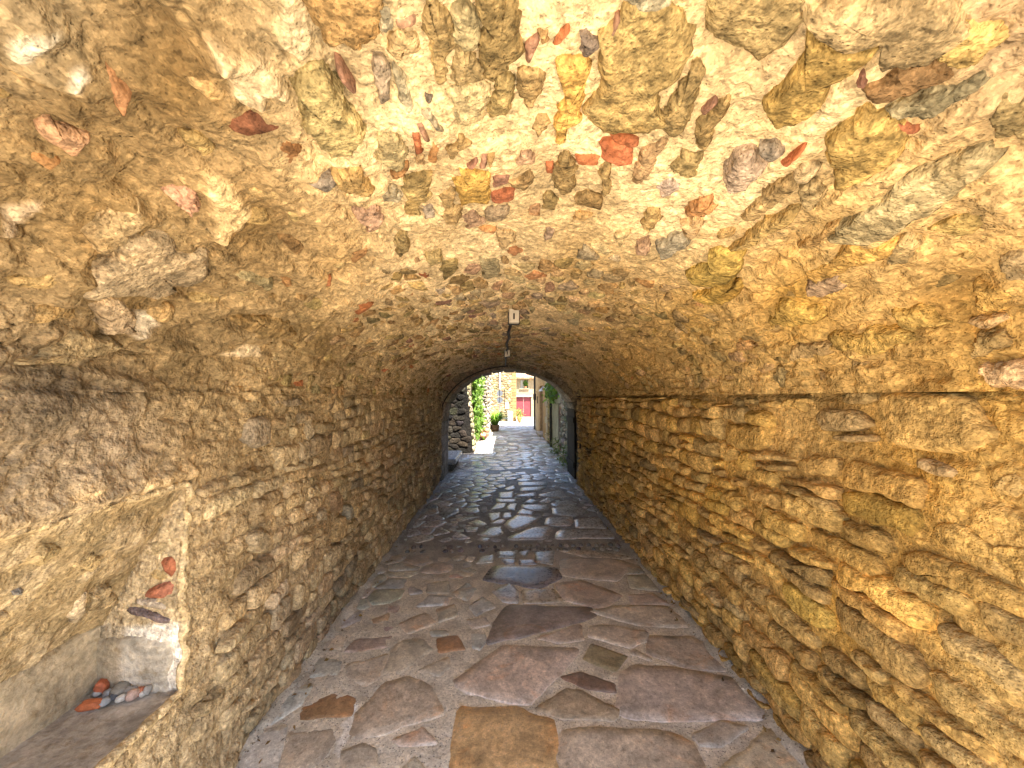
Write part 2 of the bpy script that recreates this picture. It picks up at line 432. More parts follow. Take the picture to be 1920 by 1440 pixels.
# ------------------------------------------------------------------ stones set in a surface
class Stones:
    def __init__(s, surf, base): s.surf, s.base, s.items = surf, base, []
    def add(s, poly, proud=.02, tint=(.4, .3, .2), name='stone', mat=None, N=20, rings=(.35, .62, .82, .93, 1.0), p=4.0, sink=.035,
            rough=.006, rfreq=14, cut=2, wob=.05, tilt=.0, label=None, q=.25, fall=.6, bev=.010):
        s.items.append(dict(poly=np.asarray(poly, float), proud=proud, tint=np.array(tint, float), name=name, mat=mat or M_STONE, N=N, rings=rings,
                            p=p, sink=sink, rough=rough, rfreq=rfreq, cut=cut, wob=wob, tilt=tilt, label=label, q=q, fall=fall, bev=bev))
    def build(s, parent, cap=300, stuff='small_stones'):
        UV = []; H = []; RO = []; SEED = []; SK = []
        for k, it in enumerate(s.items):
            p = it['poly']
            if area(p) < 0: p = p[::-1]
            N = it['N']; o = resample(chaikin(p, it['cut'], it['q']) if it['cut'] else p, N); c = centroid(o)
            if it['wob']:
                q3 = np.concatenate([o, np.full((N, 1), k * 1.7)], 1); rad = max(.004, math.sqrt(abs(area(o))))
                o = o + np.stack([fbm(q3, 2.2 / rad, 4, 93, .65), fbm(q3, 2.2 / rad, 4, 95, .65)], 1) * rad * it['wob'] * 2.4
            tl = RNG.normal(0, it['tilt'], 2) if it['tilt'] else np.zeros(2)
            dv = o - c; ln = np.hypot(*dv.T)[:, None]; bv = it['bev']
            inner = np.maximum(.5, 1 - bv / np.maximum(ln, 1e-4))
            pts = [c[None]]; hh = [np.array([it['proud']])]; pr = it['proud']
            for f in it['rings'][:-1]:
                q = c + dv * inner * f; pts.append(q); hh.append(pr * (1 - it['fall'] * .14 * f ** it['p']) + (q - c) @ tl)
            for fr, hf in ((1.0, .40), (.45, .62), (0.0, 1.0)):
                q = c + dv * (1 - (1 - inner) * fr); pts.append(q); hh.append(np.full(N, pr * (1 - it['fall'] * hf)) + (q - c) @ tl)
            pts.append(c + dv * 1.03); hh.append(np.full(N, -it['sink']) + (pts[-1] - c) @ tl)
            pts = np.vstack(pts); hh = np.concatenate(hh)
            it['sl'] = (sum(map(len, UV)), len(pts)); UV.append(pts); H.append(hh)
            RO.append(np.full(len(pts), it['rough'])); SEED.append(np.full(len(pts), k * 3.77)); SK.append(np.full(len(pts), it['rfreq']))
        UV = np.vstack(UV); H = np.concatenate(H); RO = np.concatenate(RO); SEED = np.concatenate(SEED); SK = np.concatenate(SK)
        P, Nn = s.surf.pos(UV)
        Q = P * SK[:, None] + SEED[:, None]
        disp = s.base(P) + H + RO * (.75 * fbm(Q, 1.3, 4, 61, .62) + .35 * (ridged(Q, 2.3, 3, 67) - .2))
        V = P + Nn * disp[:, None]
        for it in s.items:
            a, n = it['sl']; cc = P[a]; d = np.linalg.norm(cc - np.array([0, 0, EYE])); it['size'] = abs(area(it['poly'])) / max(d, .4) ** 2 * (1 if cc[1] > .1 else .01)
        order = sorted(range(len(s.items)), key=lambda k: -s.items[k]['size'])
        sv, sq, st, stt, off = [], [], [], [], 0
        cnt = {}
        flip = s.surf.__class__.__name__
        for k in order:
            it = s.items[k]; a, n = it['sl']; N = it['N']; nr = len(it['rings']) + 3; v = V[a:a + n]
            tr = [(0, 1 + j, 1 + (j + 1) % N) for j in range(N)]; b = np.arange(N); b1 = (b + 1) % N
            qd = np.concatenate([np.stack([1 + r * N + b, 1 + (r + 1) * N + b, 1 + (r + 1) * N + b1, 1 + r * N + b1], 1) for r in range(nr - 1)])
            tr = np.array(tr)
            tn = np.tile(it['tint'], (n, 1)).astype(np.float32)
            cnt[it['name']] = cnt.get(it['name'], 0) + 1
            if cnt[it['name']] <= cap:
                o0 = v[0].copy()
                me = mesh_np(it['name'], v - o0, qd, tr, tn)
                ob = link(it['name'], me, it['mat'], parent); ob.location = o0 - np.array(parent.location); ob.matrix_parent_inverse = Matrix.Identity(4)
                if it['label']: ob['label'] = it['label']
            else:
                sv.append(v); sq.append(qd + off); st.append(tr + off); stt.append(tn); off += n
        if sv:
            me = mesh_np(stuff, np.vstack(sv), np.vstack(sq), np.vstack(st), np.vstack(stt))
            ob = link(stuff, me, s.items[-1]['mat'], parent, 'stuff')
            ob.matrix_parent_inverse = Matrix.Translation(Vector(parent.location)).inverted()
        return len(s.items)

def jit(c, a=.12):
    k = 1 + RNG.normal(0, a); w = RNG.normal(0, a * .35, 3)
    return np.clip(np.array(c) * k * (1 + w), .01, .9)
def idw(px, py, ctrl, pw=3.0):
    C = np.array([c[:2] for c in ctrl], float); K = np.array([c[2] for c in ctrl], float); num = np.zeros((len(px), 3)); den = np.zeros(len(px))
    for c, k in zip(C, K):
        w = 1 / (np.hypot(px - c[0], py - c[1]) + 40) ** pw; num += w[:, None] * k; den += w
    return num / den[:, None]
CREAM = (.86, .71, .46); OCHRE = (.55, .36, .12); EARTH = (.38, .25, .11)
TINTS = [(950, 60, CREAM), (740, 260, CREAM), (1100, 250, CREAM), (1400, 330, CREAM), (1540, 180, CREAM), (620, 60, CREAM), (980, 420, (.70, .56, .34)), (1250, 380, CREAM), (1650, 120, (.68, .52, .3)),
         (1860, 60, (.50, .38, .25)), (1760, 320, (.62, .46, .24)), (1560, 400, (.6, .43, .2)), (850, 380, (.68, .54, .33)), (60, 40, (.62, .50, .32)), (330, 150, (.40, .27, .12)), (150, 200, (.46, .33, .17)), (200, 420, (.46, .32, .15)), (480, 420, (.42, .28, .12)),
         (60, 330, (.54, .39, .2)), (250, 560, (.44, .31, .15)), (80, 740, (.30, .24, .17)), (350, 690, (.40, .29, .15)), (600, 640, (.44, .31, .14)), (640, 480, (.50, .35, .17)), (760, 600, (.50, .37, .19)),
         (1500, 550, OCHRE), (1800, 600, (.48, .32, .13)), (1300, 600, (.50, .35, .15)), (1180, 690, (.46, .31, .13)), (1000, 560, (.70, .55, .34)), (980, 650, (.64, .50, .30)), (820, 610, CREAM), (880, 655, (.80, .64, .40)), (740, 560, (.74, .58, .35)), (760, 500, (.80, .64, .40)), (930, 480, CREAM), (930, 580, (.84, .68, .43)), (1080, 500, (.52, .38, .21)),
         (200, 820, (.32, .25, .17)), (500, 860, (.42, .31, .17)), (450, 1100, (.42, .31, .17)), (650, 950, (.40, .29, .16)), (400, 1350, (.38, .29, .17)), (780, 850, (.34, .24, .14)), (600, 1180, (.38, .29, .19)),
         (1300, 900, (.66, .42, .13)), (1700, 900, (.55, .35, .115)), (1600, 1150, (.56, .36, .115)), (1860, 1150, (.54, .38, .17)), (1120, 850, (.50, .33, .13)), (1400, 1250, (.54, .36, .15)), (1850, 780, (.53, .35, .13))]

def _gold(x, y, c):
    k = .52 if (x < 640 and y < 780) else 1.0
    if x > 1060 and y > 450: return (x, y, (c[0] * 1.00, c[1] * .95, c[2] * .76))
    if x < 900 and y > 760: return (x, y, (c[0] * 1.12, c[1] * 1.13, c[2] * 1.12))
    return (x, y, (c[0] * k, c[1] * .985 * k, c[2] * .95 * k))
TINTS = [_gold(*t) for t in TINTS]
# raised patches of pale mortar on the left of the vault and elsewhere (traced, photo pixels)
def Z(o, s, pts): return [(o[0] + x / s, o[1] + y / s) for x, y in pts]
R5 = lambda *p: Z((0, 0), 2.6667, p); R6 = lambda *p: Z((600, 0), 2.6667, p); R7 = lambda *p: Z((1200, 0), 2.6667, p)
R4 = lambda *p: Z((0, 300), 2.6667, p); R8 = lambda *p: Z((1200, 440), 2.6667, p)
PATCH = [(R5((1000, 870), (1100, 860), (1190, 930), (1240, 1000), (1240, 1130), (1180, 1180), (1090, 1150), (1040, 1060)), (.66, .50, .28), .012),
         (R5((0, 0), (290, 0), (260, 60), (60, 140), (0, 80)), (.80, .74, .6), .01),
         (R5((250, 260), (400, 240), (390, 310), (300, 320)), (.8, .74, .62), .006),
         (R5((1000, 130), (1120, 110), (1180, 180), (1400, 340), (1450, 400), (1420, 450), (1350, 400), (1250, 480), (1200, 470), (1230, 380), (1130, 300), (1120, 230)), (.66, .54, .36), .02),
         (R5((1420, 0), (1530, 0), (1560, 100), (1600, 230), (1580, 350), (1500, 290), (1400, 180)), (.72, .6, .4), .012),
         (R7((850, 20), (880, 80), (740, 330), (640, 500), (520, 480), (600, 280), (730, 190)), (.72, .56, .34), .006),
         (R7((880, 500), (1180, 250), (1370, 220), (1380, 260), (1160, 400), (960, 610)), (.74, .59, .36), .008),
         (R5((0, 1020), (120, 1000), (210, 1020), (150, 1100), (0, 1150)), (.58, .46, .32), .004),
         (R4((690, 800), (800, 780), (860, 800), (780, 880), (690, 870)), (.62, .53, .4), .006),
         (R4((1080, 950), (1250, 920), (1330, 960), (1180, 980)), (.62, .5, .33), .004)]

def mortar_surface(name, surf, base, us, vs, parent, kind_amp, hole=None, patches=(), extra=None):
    U, Vv = np.meshgrid(us, vs, indexing='ij'); uv = np.stack([U.ravel(), Vv.ravel()], 1)
    P, N = surf.pos(uv); px, py = pix(P)
    near = P[:, 1] > .25
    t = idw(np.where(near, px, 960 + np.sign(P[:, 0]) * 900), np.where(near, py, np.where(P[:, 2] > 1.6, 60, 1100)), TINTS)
    d = base(P) + kind_amp(P, uv, px, py)
    for poly, col, up in patches:
        q = np.array([surf.hit(*c) for c in poly]); q = resample(chaikin(q, 2), 60)
        wob = np.stack([fbm(P, 14, 3, 81), fbm(P, 14, 3, 83)], 1) * .035
        m = pip(uv + wob, q)
        g = m.reshape(U.shape).astype(np.float32)
        for _ in range(2): g = (g + np.roll(g, 1, 0) + np.roll(g, -1, 0) + np.roll(g, 1, 1) + np.roll(g, -1, 1)) / 5
        g = g.ravel(); d += up * g; t = t * (1 - g[:, None]) + np.array(col) * g[:, None]
    if extra: d, t = extra(P, uv, d, t, px, py)
    V = P + N * d[:, None]
    keep = None
    if hole is not None:
        cu, cv = (us[1:] + us[:-1]) / 2, (vs[1:] + vs[:-1]) / 2
        keep = ~hole(*np.meshgrid(cu, cv, indexing='ij'))
    me = mesh_np(name, V, grid_quads(len(us), len(vs), keep), None, t)
    o = link(name, me, M_MORTAR, parent); return o
def logs(a, b, r, lo=.5):
    r_ = [a]
    while r_[-1] < b: r_.append(r_[-1] + r * max(abs(r_[-1]), lo))
    r_ = np.array(r_); return a + (r_ - a) * (b - a) / (r_[-1] - a)

# ================================================================== LARGE STRUCTURE
# ---- vault
vault = empty('barrel_vault', (VXC, 3.5, ZS), 'long rough barrel vault of rubble and cream mortar over the passage', 'vault')
def amp_vault(P, uv, px, py):
    v = uv[:, 1]; left = sstep(.55, .72, v / VARC + .04 * vnoise(P * 3, 9)); right = sstep(.34, .2, v / VARC + .04 * vnoise(P * 3, 10))
    far = sstep(2.0, 3.5, P[:, 1])
    Q = P + .05 * np.stack([fbm(P, 5, 2, 31), fbm(P, 5, 2, 32), fbm(P, 5, 2, 33)], 1)
    rough = .3 + .9 * left + .6 * right
    d = .012 * fbm(P, 16, 4, 35) * rough + .012 * ridged(Q, 7, 4, 37) * rough + .0045 * fbm(P, 55, 3, 39)
    # ledges that run along the bed of buried stones
    l = np.stack([P[:, 0] * 4, P[:, 1] * 5, P[:, 2] * 16], 1)
    d += .02 * (left + right) * np.clip(ridged(l, 1.0, 3, 45) - .1, -.6, .6)
    f1, f2, cid = cells(np.stack([uv[:, 0] + .03 * fbm(P, 8, 2, 51), uv[:, 1] + .03 * fbm(P, 8, 2, 52)], 1), (.20, .11), 4)
    d += (.014 * sstep(.05, .35, f2 - f1) * (cid > -.2) + .008 * cid) * (.25 + .75 * np.maximum(left, right)) 
    d -= .022 * cracks(np.stack([P[:, 0], P[:, 1] * .7, P[:, 2] * 1.6], 1), 5.5, 131) * np.maximum(left, right) + .010 * cracks(P, 13, 137) * rough
    return d - .006
us = np.concatenate([np.linspace(Y0, .45, 8)[:-1], logs(.45, Y1, .0062)]); vs = np.linspace(0, VARC, 680)
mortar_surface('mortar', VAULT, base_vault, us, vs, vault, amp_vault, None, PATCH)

OL = (.36, .27, .13); TAN = (.46, .35, .19); BR = (.34, .23, .11); GR = (.34, .30, .22); PINK = (.48, .33, .23); YEL = (.52, .36, .11)
RED = (.42, .16, .08); PUR = (.31, .18, .13); PALE = (.56, .46, .28); LAV = (.40, .34, .29); ORG = (.46, .26, .12); DG = (.20, .17, .14)
TR = [
 (R6((0, -90), (290, -90), (320, 60), (270, 170), (180, 220), (60, 210), (0, 170), (-60, 40)), BR, 'stone'), (R6((300, 10), (345, 10), (360, 90), (330, 140), (290, 130)), GR, 'stone'),
 (R6((380, 60), (470, 52), (472, 95), (390, 105)), PUR, 'brick'), (R6((360, 180), (400, 130), (470, 160), (500, 230), (470, 250), (420, 250), (400, 285), (360, 240)), TAN, 'stone'),
 (R6((510, -40), (590, -40), (650, 130), (655, 220), (630, 300), (630, 380), (590, 380), (560, 260), (520, 80)), OL, 'stone'), (R6((650, 40), (740, 20), (790, 90), (780, 210), (720, 240), (670, 180)), PALE, 'stone'),
 (R6((820, -60), (940, -60), (990, 60), (1010, 250), (960, 320), (850, 375), (810, 300), (800, 220), (840, 120)), OL, 'stone'), (R6((710, 235), (805, 330), (810, 405), (700, 415), (665, 390), (680, 280)), TAN, 'stone'),
 (R6((1030, 240), (1090, 190), (1095, 230), (1050, 325), (1033, 310)), PUR, 'brick'), (R6((1090, 170), (1140, 165), (1140, 220), (1110, 235)), BR, 'stone'), (R6((1165, 235), (1200, 170), (1240, 135), (1247, 170), (1200, 225)), RED, 'brick'),
 (R6((1300, 190), (1330, 190), (1400, 240), (1330, 300), (1305, 260)), DG, 'stone'), (R6((1450, 180), (1480, 110), (1505, 120), (1455, 215)), PUR, 'brick'),
 (R6((1450, 330), (1470, 180), (1540, 90), (1640, 70), (1800, 130), (1800, 300), (1740, 390), (1680, 460), (1670, 560), (1600, 620), (1500, 660), (1400, 610), (1380, 560), (1420, 450)), OL, 'stone'),
 (R6((1190, 340), (1330, 335), (1320, 400), (1290, 480), (1310, 590), (1260, 640), (1200, 710), (1180, 640), (1190, 540), (1215, 460)), YEL, 'stone'),
 (R6((1000, 380), (1120, 380), (1115, 460), (1060, 560), (1010, 500), (990, 440)), OL, 'stone'), (R6((890, 420), (960, 420), (965, 520), (940, 590), (860, 590), (845, 560), (880, 480)), OL, 'stone'),
 (R6((1440, -60), (1700, -60), (1740, 60), (1680, 90), (1560, 50)), GR, 'stone'), (R6((1710, 580), (1790, 440), (1870, 360), (1910, 380), (1880, 450), (1810, 630), (1770, 640)), OL, 'stone'),
 (R6((80, 310), (110, 320), (180, 430), (140, 410), (90, 360)), PUR, 'brick'), (R6((255, 280), (330, 290), (350, 400), (340, 460), (300, 480), (285, 400)), GR, 'stone'), (R6((360, 320), (430, 390), (465, 500), (450, 550), (390, 460)), GR, 'stone'),
 (R6((0, 340), (70, 420), (180, 560), (195, 650), (150, 715), (60, 710), (-20, 660), (-90, 560), (-60, 400)), (.38, .31, .17), 'stone'), (R6((640, 440), (840, 430), (800, 600), (700, 590)), PALE, 'stone'), (R6((530, 465), (560, 470), (560, 495), (532, 498)), DG, 'stone'),
 (R6((500, 540), (545, 525), (610, 615), (585, 612)), GR, 'stone'), (R6((460, 640), (490, 640), (512, 740), (480, 760)), RED, 'brick'), (R6((485, 600), (510, 600), (545, 665), (520, 665)), PUR, 'brick'), (R6((560, 690), (590, 720), (580, 820), (540, 810)), ORG, 'brick'), (R6((480, 770), (530, 770), (520, 830), (485, 820)), TAN, 'stone'),
 (R6((300, 690), (380, 690), (440, 770), (430, 830), (370, 850), (290, 780)), (.42, .35, .2), 'stone'), (R6((640, 720), (680, 700), (690, 650), (740, 700), (700, 740), (650, 790)), OL, 'stone'), (R6((735, 830), (778, 780), (788, 800), (760, 840)), PUR, 'brick'), (R6((800, 830), (812, 765), (833, 770), (828, 830)), PUR, 'brick'), (R6((835, 770), (872, 765), (850, 830)), BR, 'brick'), (R6((360, 870), (430, 825), (445, 840), (420, 880), (365, 895)), ORG, 'stone'),
 (R6((985, 820), (1010, 765), (1070, 770), (1065, 820)), PINK, 'stone'), (R6((1460, 680), (1585, 690), (1580, 720), (1470, 715)), RED, 'brick'), (R6((1415, 730), (1520, 725), (1555, 750), (1550, 800), (1500, 815), (1420, 800)), RED, 'brick'), (R6((1280, 800), (1390, 795), (1380, 838), (1290, 840)), RED, 'brick'), (R6((1130, 845), (1163, 845), (1163, 895), (1132, 890)), RED, 'brick'),
 (R6((705, 870), (810, 850), (850, 980), (830, 1015), (710, 1030)), YEL, 'stone'), (R6((868, 892), (940, 888), (940, 930), (870, 945)), PUR, 'brick'), (R6((865, 985), (965, 970), (960, 1018), (870, 1022)), (.36, .14, .08), 'brick'), (R6((1170, 860), (1220, 795), (1280, 850), (1280, 950), (1220, 985), (1170, 940)), OL, 'stone'),
 (R6((955, 920), (1010, 910), (1050, 880), (1060, 930), (1020, 975), (960, 945)), OL, 'stone'), (R6((1120, 1010), (1150, 990), (1185, 1030), (1160, 1070), (1120, 1055)), OL, 'stone'), (R6((1395, 850), (1450, 835), (1450, 940), (1420, 975), (1400, 900)), OL, 'stone'), (R6((1700, 900), (1750, 870), (1800, 900), (1770, 950), (1710, 970)), LAV, 'stone'), (R6((1600, 760), (1700, 690), (1725, 710), (1620, 870), (1570, 870)), TAN, 'stone'), (R6((1760, 800), (1830, 750), (1910, 760), (1880, 850), (1800, 850)), OL, 'stone'),
 (R6((300, 980), (370, 940), (410, 980), (400, 1015), (320, 1010)), GR, 'stone'), (R6((420, 910), (540, 890), (550, 1000), (480, 1090), (420, 1090)), OL, 'stone'), (R6((190, 1055), (300, 1040), (325, 1110), (250, 1150), (190, 1100)), PINK, 'stone'), (R6((615, 1000), (650, 960), (700, 1080), (690, 1120), (620, 1100)), OL, 'stone'), (R6((515, 1060), (560, 1055), (570, 1090), (530, 1105)), LAV, 'stone'), (R6((720, 1090), (780, 1070), (820, 1130), (740, 1160)), PINK, 'stone'), (R6((830, 1060), (940, 1040), (930, 1090), (850, 1110)), (.44, .33, .22), 'stone'), (R6((1640, 1050), (1700, 1040), (1705, 1090), (1640, 1140), (1620, 1100)), OL, 'stone'),
 (R6((800, 1160), (880, 1180), (870, 1197), (810, 1182)), ORG, 'brick'), (R6((880, 1200), (960, 1190), (970, 1240), (900, 1250)), TAN, 'stone'), (R6((1480, 1160), (1550, 1150), (1500, 1210)), TAN, 'stone'), (R6((1585, 1190), (1650, 1180), (1650, 1230), (1590, 1230)), PINK, 'stone'), (R6((1690, 1190), (1830, 1140), (1850, 1190), (1720, 1240)), GR, 'stone'), (R6((370, 1190), (420, 1170), (440, 1230), (390, 1260)), OL, 'stone'), (R6((530, 1260), (600, 1260), (600, 1300), (540, 1300)), TAN, 'stone'), (R6((810, 1310), (890, 1300), (890, 1380), (820, 1390)), (.38, .34, .2), 'stone'), (R6((600, 1310), (680, 1310), (690, 1350), (620, 1390)), OL, 'stone'), (R6((60, 860), (180, 830), (260, 930), (240, 960), (130, 930)), (.42, .29, .13), 'stone'),
 (R7((345, 195), (400, -60), (830, -60), (800, 100), (720, 200), (600, 275), (530, 250), (420, 240)), (.40, .31, .16), 'stone'), (R7((620, 480), (760, 330), (860, 230), (900, 90), (960, 110), (1020, 180), (1180, 150), (1100, 260), (960, 370), (880, 470), (760, 550), (680, 580), (640, 540)), (.42, .30, .11), 'stone'),
 (R7((860, 10), (940, -70), (1400, -60), (1620, 80), (1570, 170), (1440, 230), (1370, 220), (1230, 250), (1190, 150), (1010, 130), (890, 80)), (.46, .34, .20), 'stone'), (R7((1450, 260), (1560, 150), (1640, 60), (1900, 110), (1750, 260), (1600, 320), (1500, 290)), (.60, .45, .18), 'stone'), (R7((1150, 400), (1300, 330), (1380, 260), (1480, 290), (1590, 330), (1440, 400), (1230, 480), (1180, 470)), BR, 'stone'), (R7((1250, 510), (1430, 440), (1720, 330), (1740, 370), (1620, 450), (1450, 540), (1300, 535)), (.36, .31, .2), 'stone'),
 (R7((1260, 535), (1400, 580), (1405, 605), (1360, 605), (1270, 562)), RED, 'brick'), (R7((715, 770), (820, 690), (837, 690), (740, 782)), RED, 'brick'), (R7((595, 710), (680, 690), (720, 730), (670, 750), (620, 740)), LAV, 'stone'), (R7((950, 660), (1100, 520), (1190, 545), (1330, 640), (1300, 700), (1200, 790), (1080, 850), (1010, 850), (1000, 750)), (.44, .31, .11), 'stone'), (R7((810, 880), (900, 870), (940, 910), (890, 990), (830, 970)), TAN, 'stone'), (R7((770, 820), (830, 770), (905, 790), (860, 850), (800, 860)), PALE, 'stone'), (R7((430, 830), (480, 760), (560, 750), (620, 810), (560, 880), (460, 900)), GR, 'stone'), (R7((520, 1040), (640, 900), (760, 850), (800, 870), (720, 930), (580, 1050)), OL, 'stone'),
 (R7((310, 540), (370, 490), (388, 510), (320, 562)), PUR, 'brick'), (R7((280, 680), (300, 600), (400, 510), (450, 490), (390, 620), (340, 720)), OL, 'stone'), (R7((1000, 1080), (1200, 930), (1400, 830), (1600, 740), (1700, 760), (1560, 900), (1400, 1010), (1230, 1110), (1080, 1160), (1000, 1150)), (.38, .32, .19), 'stone'), (R7((1075, 385), (1120, 330), (1155, 360), (1140, 390)), PUR, 'brick'), (R7((1740, 530), (1830, 450), (1960, 430), (1990, 640), (1780, 620)), (.38, .29, .15), 'stone'),
 (R7((260, 1320), (400, 1230), (500, 1230), (490, 1330), (380, 1370), (300, 1350)), YEL, 'stone'), (R7((290, 1450), (430, 1365), (510, 1375), (500, 1440), (360, 1480)), YEL, 'stone'), (R7((215, 1050), (290, 980), (370, 950), (380, 1010), (300, 1050)), ORG, 'stone'), (R7((210, 1110), (290, 1070), (330, 1090), (290, 1150), (230, 1150)), TAN, 'stone'), (R7((470, 1210), (580, 1120), (740, 1000), (775, 1015), (690, 1090), (560, 1200)), (.44, .32, .14), 'stone'), (R7((800, 1190), (1000, 1065), (1040, 1085), (900, 1180)), (.46, .3, .13), 'stone'), (R7((850, 1370), (1000, 1340), (1050, 1390), (960, 1450), (880, 1430)), PINK, 'stone'), (R7((860, 1310), (1050, 1200), (1240, 1170), (1250, 1250), (1000, 1320)), OCHRE, 'stone'), (R7((1250, 1230), (1330, 1150), (1400, 1190), (1380, 1270), (1290, 1290)), TAN, 'stone'),
 (R8((680, 380), (740, 310), (860, 330), (940, 400), (800, 410), (690, 412)), OCHRE, 'stone'), (R8((1690, 490), (1810, 480), (1870, 530), (1750, 600), (1680, 620)), (.42, .29, .13), 'stone'), (R8((1720, 650), (1940, 630), (1960, 770), (1790, 770), (1740, 700)), (.52, .37, .21), 'stone'), (R8((1640, 430), (1790, 410), (1820, 440), (1720, 470)), (.45, .31, .17), 'stone'), (R8((1790, 110), (1860, 80), (1950, 90), (1960, 210), (1860, 215), (1800, 170)), TAN, 'stone'), (R8((1280, 370), (1400, 350), (1540, 430), (1400, 460), (1300, 430)), OCHRE, 'stone'), (R8((1660, 270), (1800, 240), (1900, 270), (1840, 370), (1700, 380)), OCHRE, 'stone'), (R8((780, 540), (960, 510), (960, 580), (800, 610)), (.44, .32, .16), 'stone'), (R8((980, 490), (1200, 460), (1400, 490), (1200, 570), (1040, 560)), OCHRE, 'stone'),
 (R5((90, 720), (130, 690), (290, 770), (230, 805)), ORG, 'brick'), (R5((180, 620), (230, 570), (360, 640), (440, 680), (370, 740), (280, 710)), (.48, .33, .19), 'stone'), (R5((520, 310), (600, 380), (640, 430), (600, 520), (540, 440)), (.44, .24, .13), 'brick'), (R5((1140, 540), (1280, 530), (1390, 580), (1330, 605), (1220, 615), (1150, 590)), (.19, .09, .055), 'brick'), (R5((1320, 690), (1440, 660), (1500, 730), (1440, 780), (1340, 730)), (.34, .18, .09), 'brick'), (R5((1540, 870), (1640, 850), (1690, 880), (1620, 922)), DG, 'stone'), (R5((440, 1150), (540, 1050), (680, 1020), (720, 1080), (600, 1180), (480, 1220)), (.38, .28, .16), 'stone'), (R5((850, 960), (950, 930), (1000, 1010), (950, 1060), (870, 1000)), (.42, .25, .18), 'stone'),
 (R4((430, 620), (520, 540), (700, 360), (800, 385), (900, 440), (1020, 430), (1030, 520), (960, 600), (860, 650), (800, 700), (640, 660)), (.37, .31, .19), 'stone'), (R4((1040, 440), (1150, 450), (1210, 500), (1110, 560), (1030, 540)), (.36, .27, .14), 'stone'), (R4((1180, 560), (1260, 540), (1360, 590), (1330, 630)), (.40, .31, .17), 'stone'), (R4((60, 1010), (230, 960), (350, 880), (440, 870), (600, 930), (560, 970), (300, 1000)), (.38, .29, .17), 'stone'), (R4((480, 730), (600, 700), (690, 790), (680, 870), (560, 860)), (.33, .26, .17), 'stone'), (R4((1750, 440), (1840, 420), (1830, 460), (1760, 490)), ORG, 'brick'), (R4((1590, 560), (1650, 570), (1640, 605), (1590, 600)), (.44, .2, .1), 'brick'), (R4((1750, 710), (1820, 660), (1870, 720), (1790, 770)), (.46, .18, .08), 'brick'), (R4((1400, 570), (1440, 570), (1450, 610), (1420, 620)), ORG, 'brick'), (R4((1200, 800), (1400, 780), (1480, 840), (1300, 880)), (.42, .3, .14), 'stone'), (R4((1230, 1250), (1340, 1240), (1360, 1400), (1240, 1420)), (.38, .29, .19), 'skip'),
]
vst = Stones(VAULT, base_vault); traced = []
for px_, col, nm in TR:
    if nm == 'skip': continue
    q = np.array([VAULT.hit(*c) for c in px_]); c_ = centroid(q); q = c_ + (q - c_) * 1.18; traced.append(q); A = abs(area(q)); br = nm == 'brick'; side = .011 if (c_[1] / VARC > .62 or c_[1] / VARC < .36) else 0
    big = A > .004
    vst.add(q, proud=side + (.011 if br else .010 + (.008 + side) * min(1, A / .02)), tint=jit(col, .07), name=nm, mat=M_BRICK if br else M_STONE, N=64 if big else 26,
            rings=(.12, .24, .36, .48, .6, .72, .84, .93, 1.0) if big else (.35, .7, 1.0), p=4, sink=.03, rough=.004 if br else (.0065 if big else .0045), rfreq=11 if big else 22, cut=1, wob=.10 if not br else .04, tilt=.012, q=.10, fall=.9, bev=.010 if big else .005)
LEFTC = [(.42, .31, .15), (.33, .24, .10), (.40, .30, .14), (.32, .26, .15), (.40, .25, .12)]
CENC = [OL, TAN, GR, PALE, (.44, .32, .16), PINK, (.40, .31, .17), LAV]
RIGC = [OCHRE, (.48, .33, .14), (.44, .32, .16), (.52, .36, .15), (.42, .30, .14)]
for p in voronoi_polys(.4, Y1 - .02, .03, VARC - .03, .135, .088, .95, 5):
    c = centroid(p); y = c[0]; w = c[1] / VARC
    r = RNG.random(); keep = (1 if y > 1.7 else (.5 if (w > .66 or w < .3) else .65))
    if r > keep: continue
    if y > 2.6 and w < .45 and RNG.random() < .45: continue
    q = shrink(p, .008 + .014 * RNG.random())
    cq = centroid(q); q = cq + (q - cq) * (RNG.uniform(.86, 1.08) if y > 1.7 else RNG.uniform(.42, .95)) * np.array([RNG.uniform(.6, 1.1), RNG.uniform(.8, 1.1)])
    if not clear_of(q, traced): continue
    col = LEFTC if w > .64 else (RIGC if w < .34 else CENC); col = col[RNG.integers(len(col))]; nm = 'stone'
    col = .6 * np.array(col) + .4 * np.array((.40, .29, .14))
    if y > 1.2 and RNG.random() < (.045 if w > .4 else .015): col, nm = [(.42, .17, .08), PUR, (.44, .24, .12)][RNG.integers(3)], 'brick'
    vst.add(q, proud=RNG.uniform(.008, .016), tint=jit(col, .1), name=nm, mat=M_BRICK if nm == 'brick' else M_STONE, N=16, rings=(.5, 1.0), p=5, rough=.0045, rfreq=24, cut=1, wob=.11, tilt=.03, q=.10, fall=.9, bev=.006)
vst.build(vault)

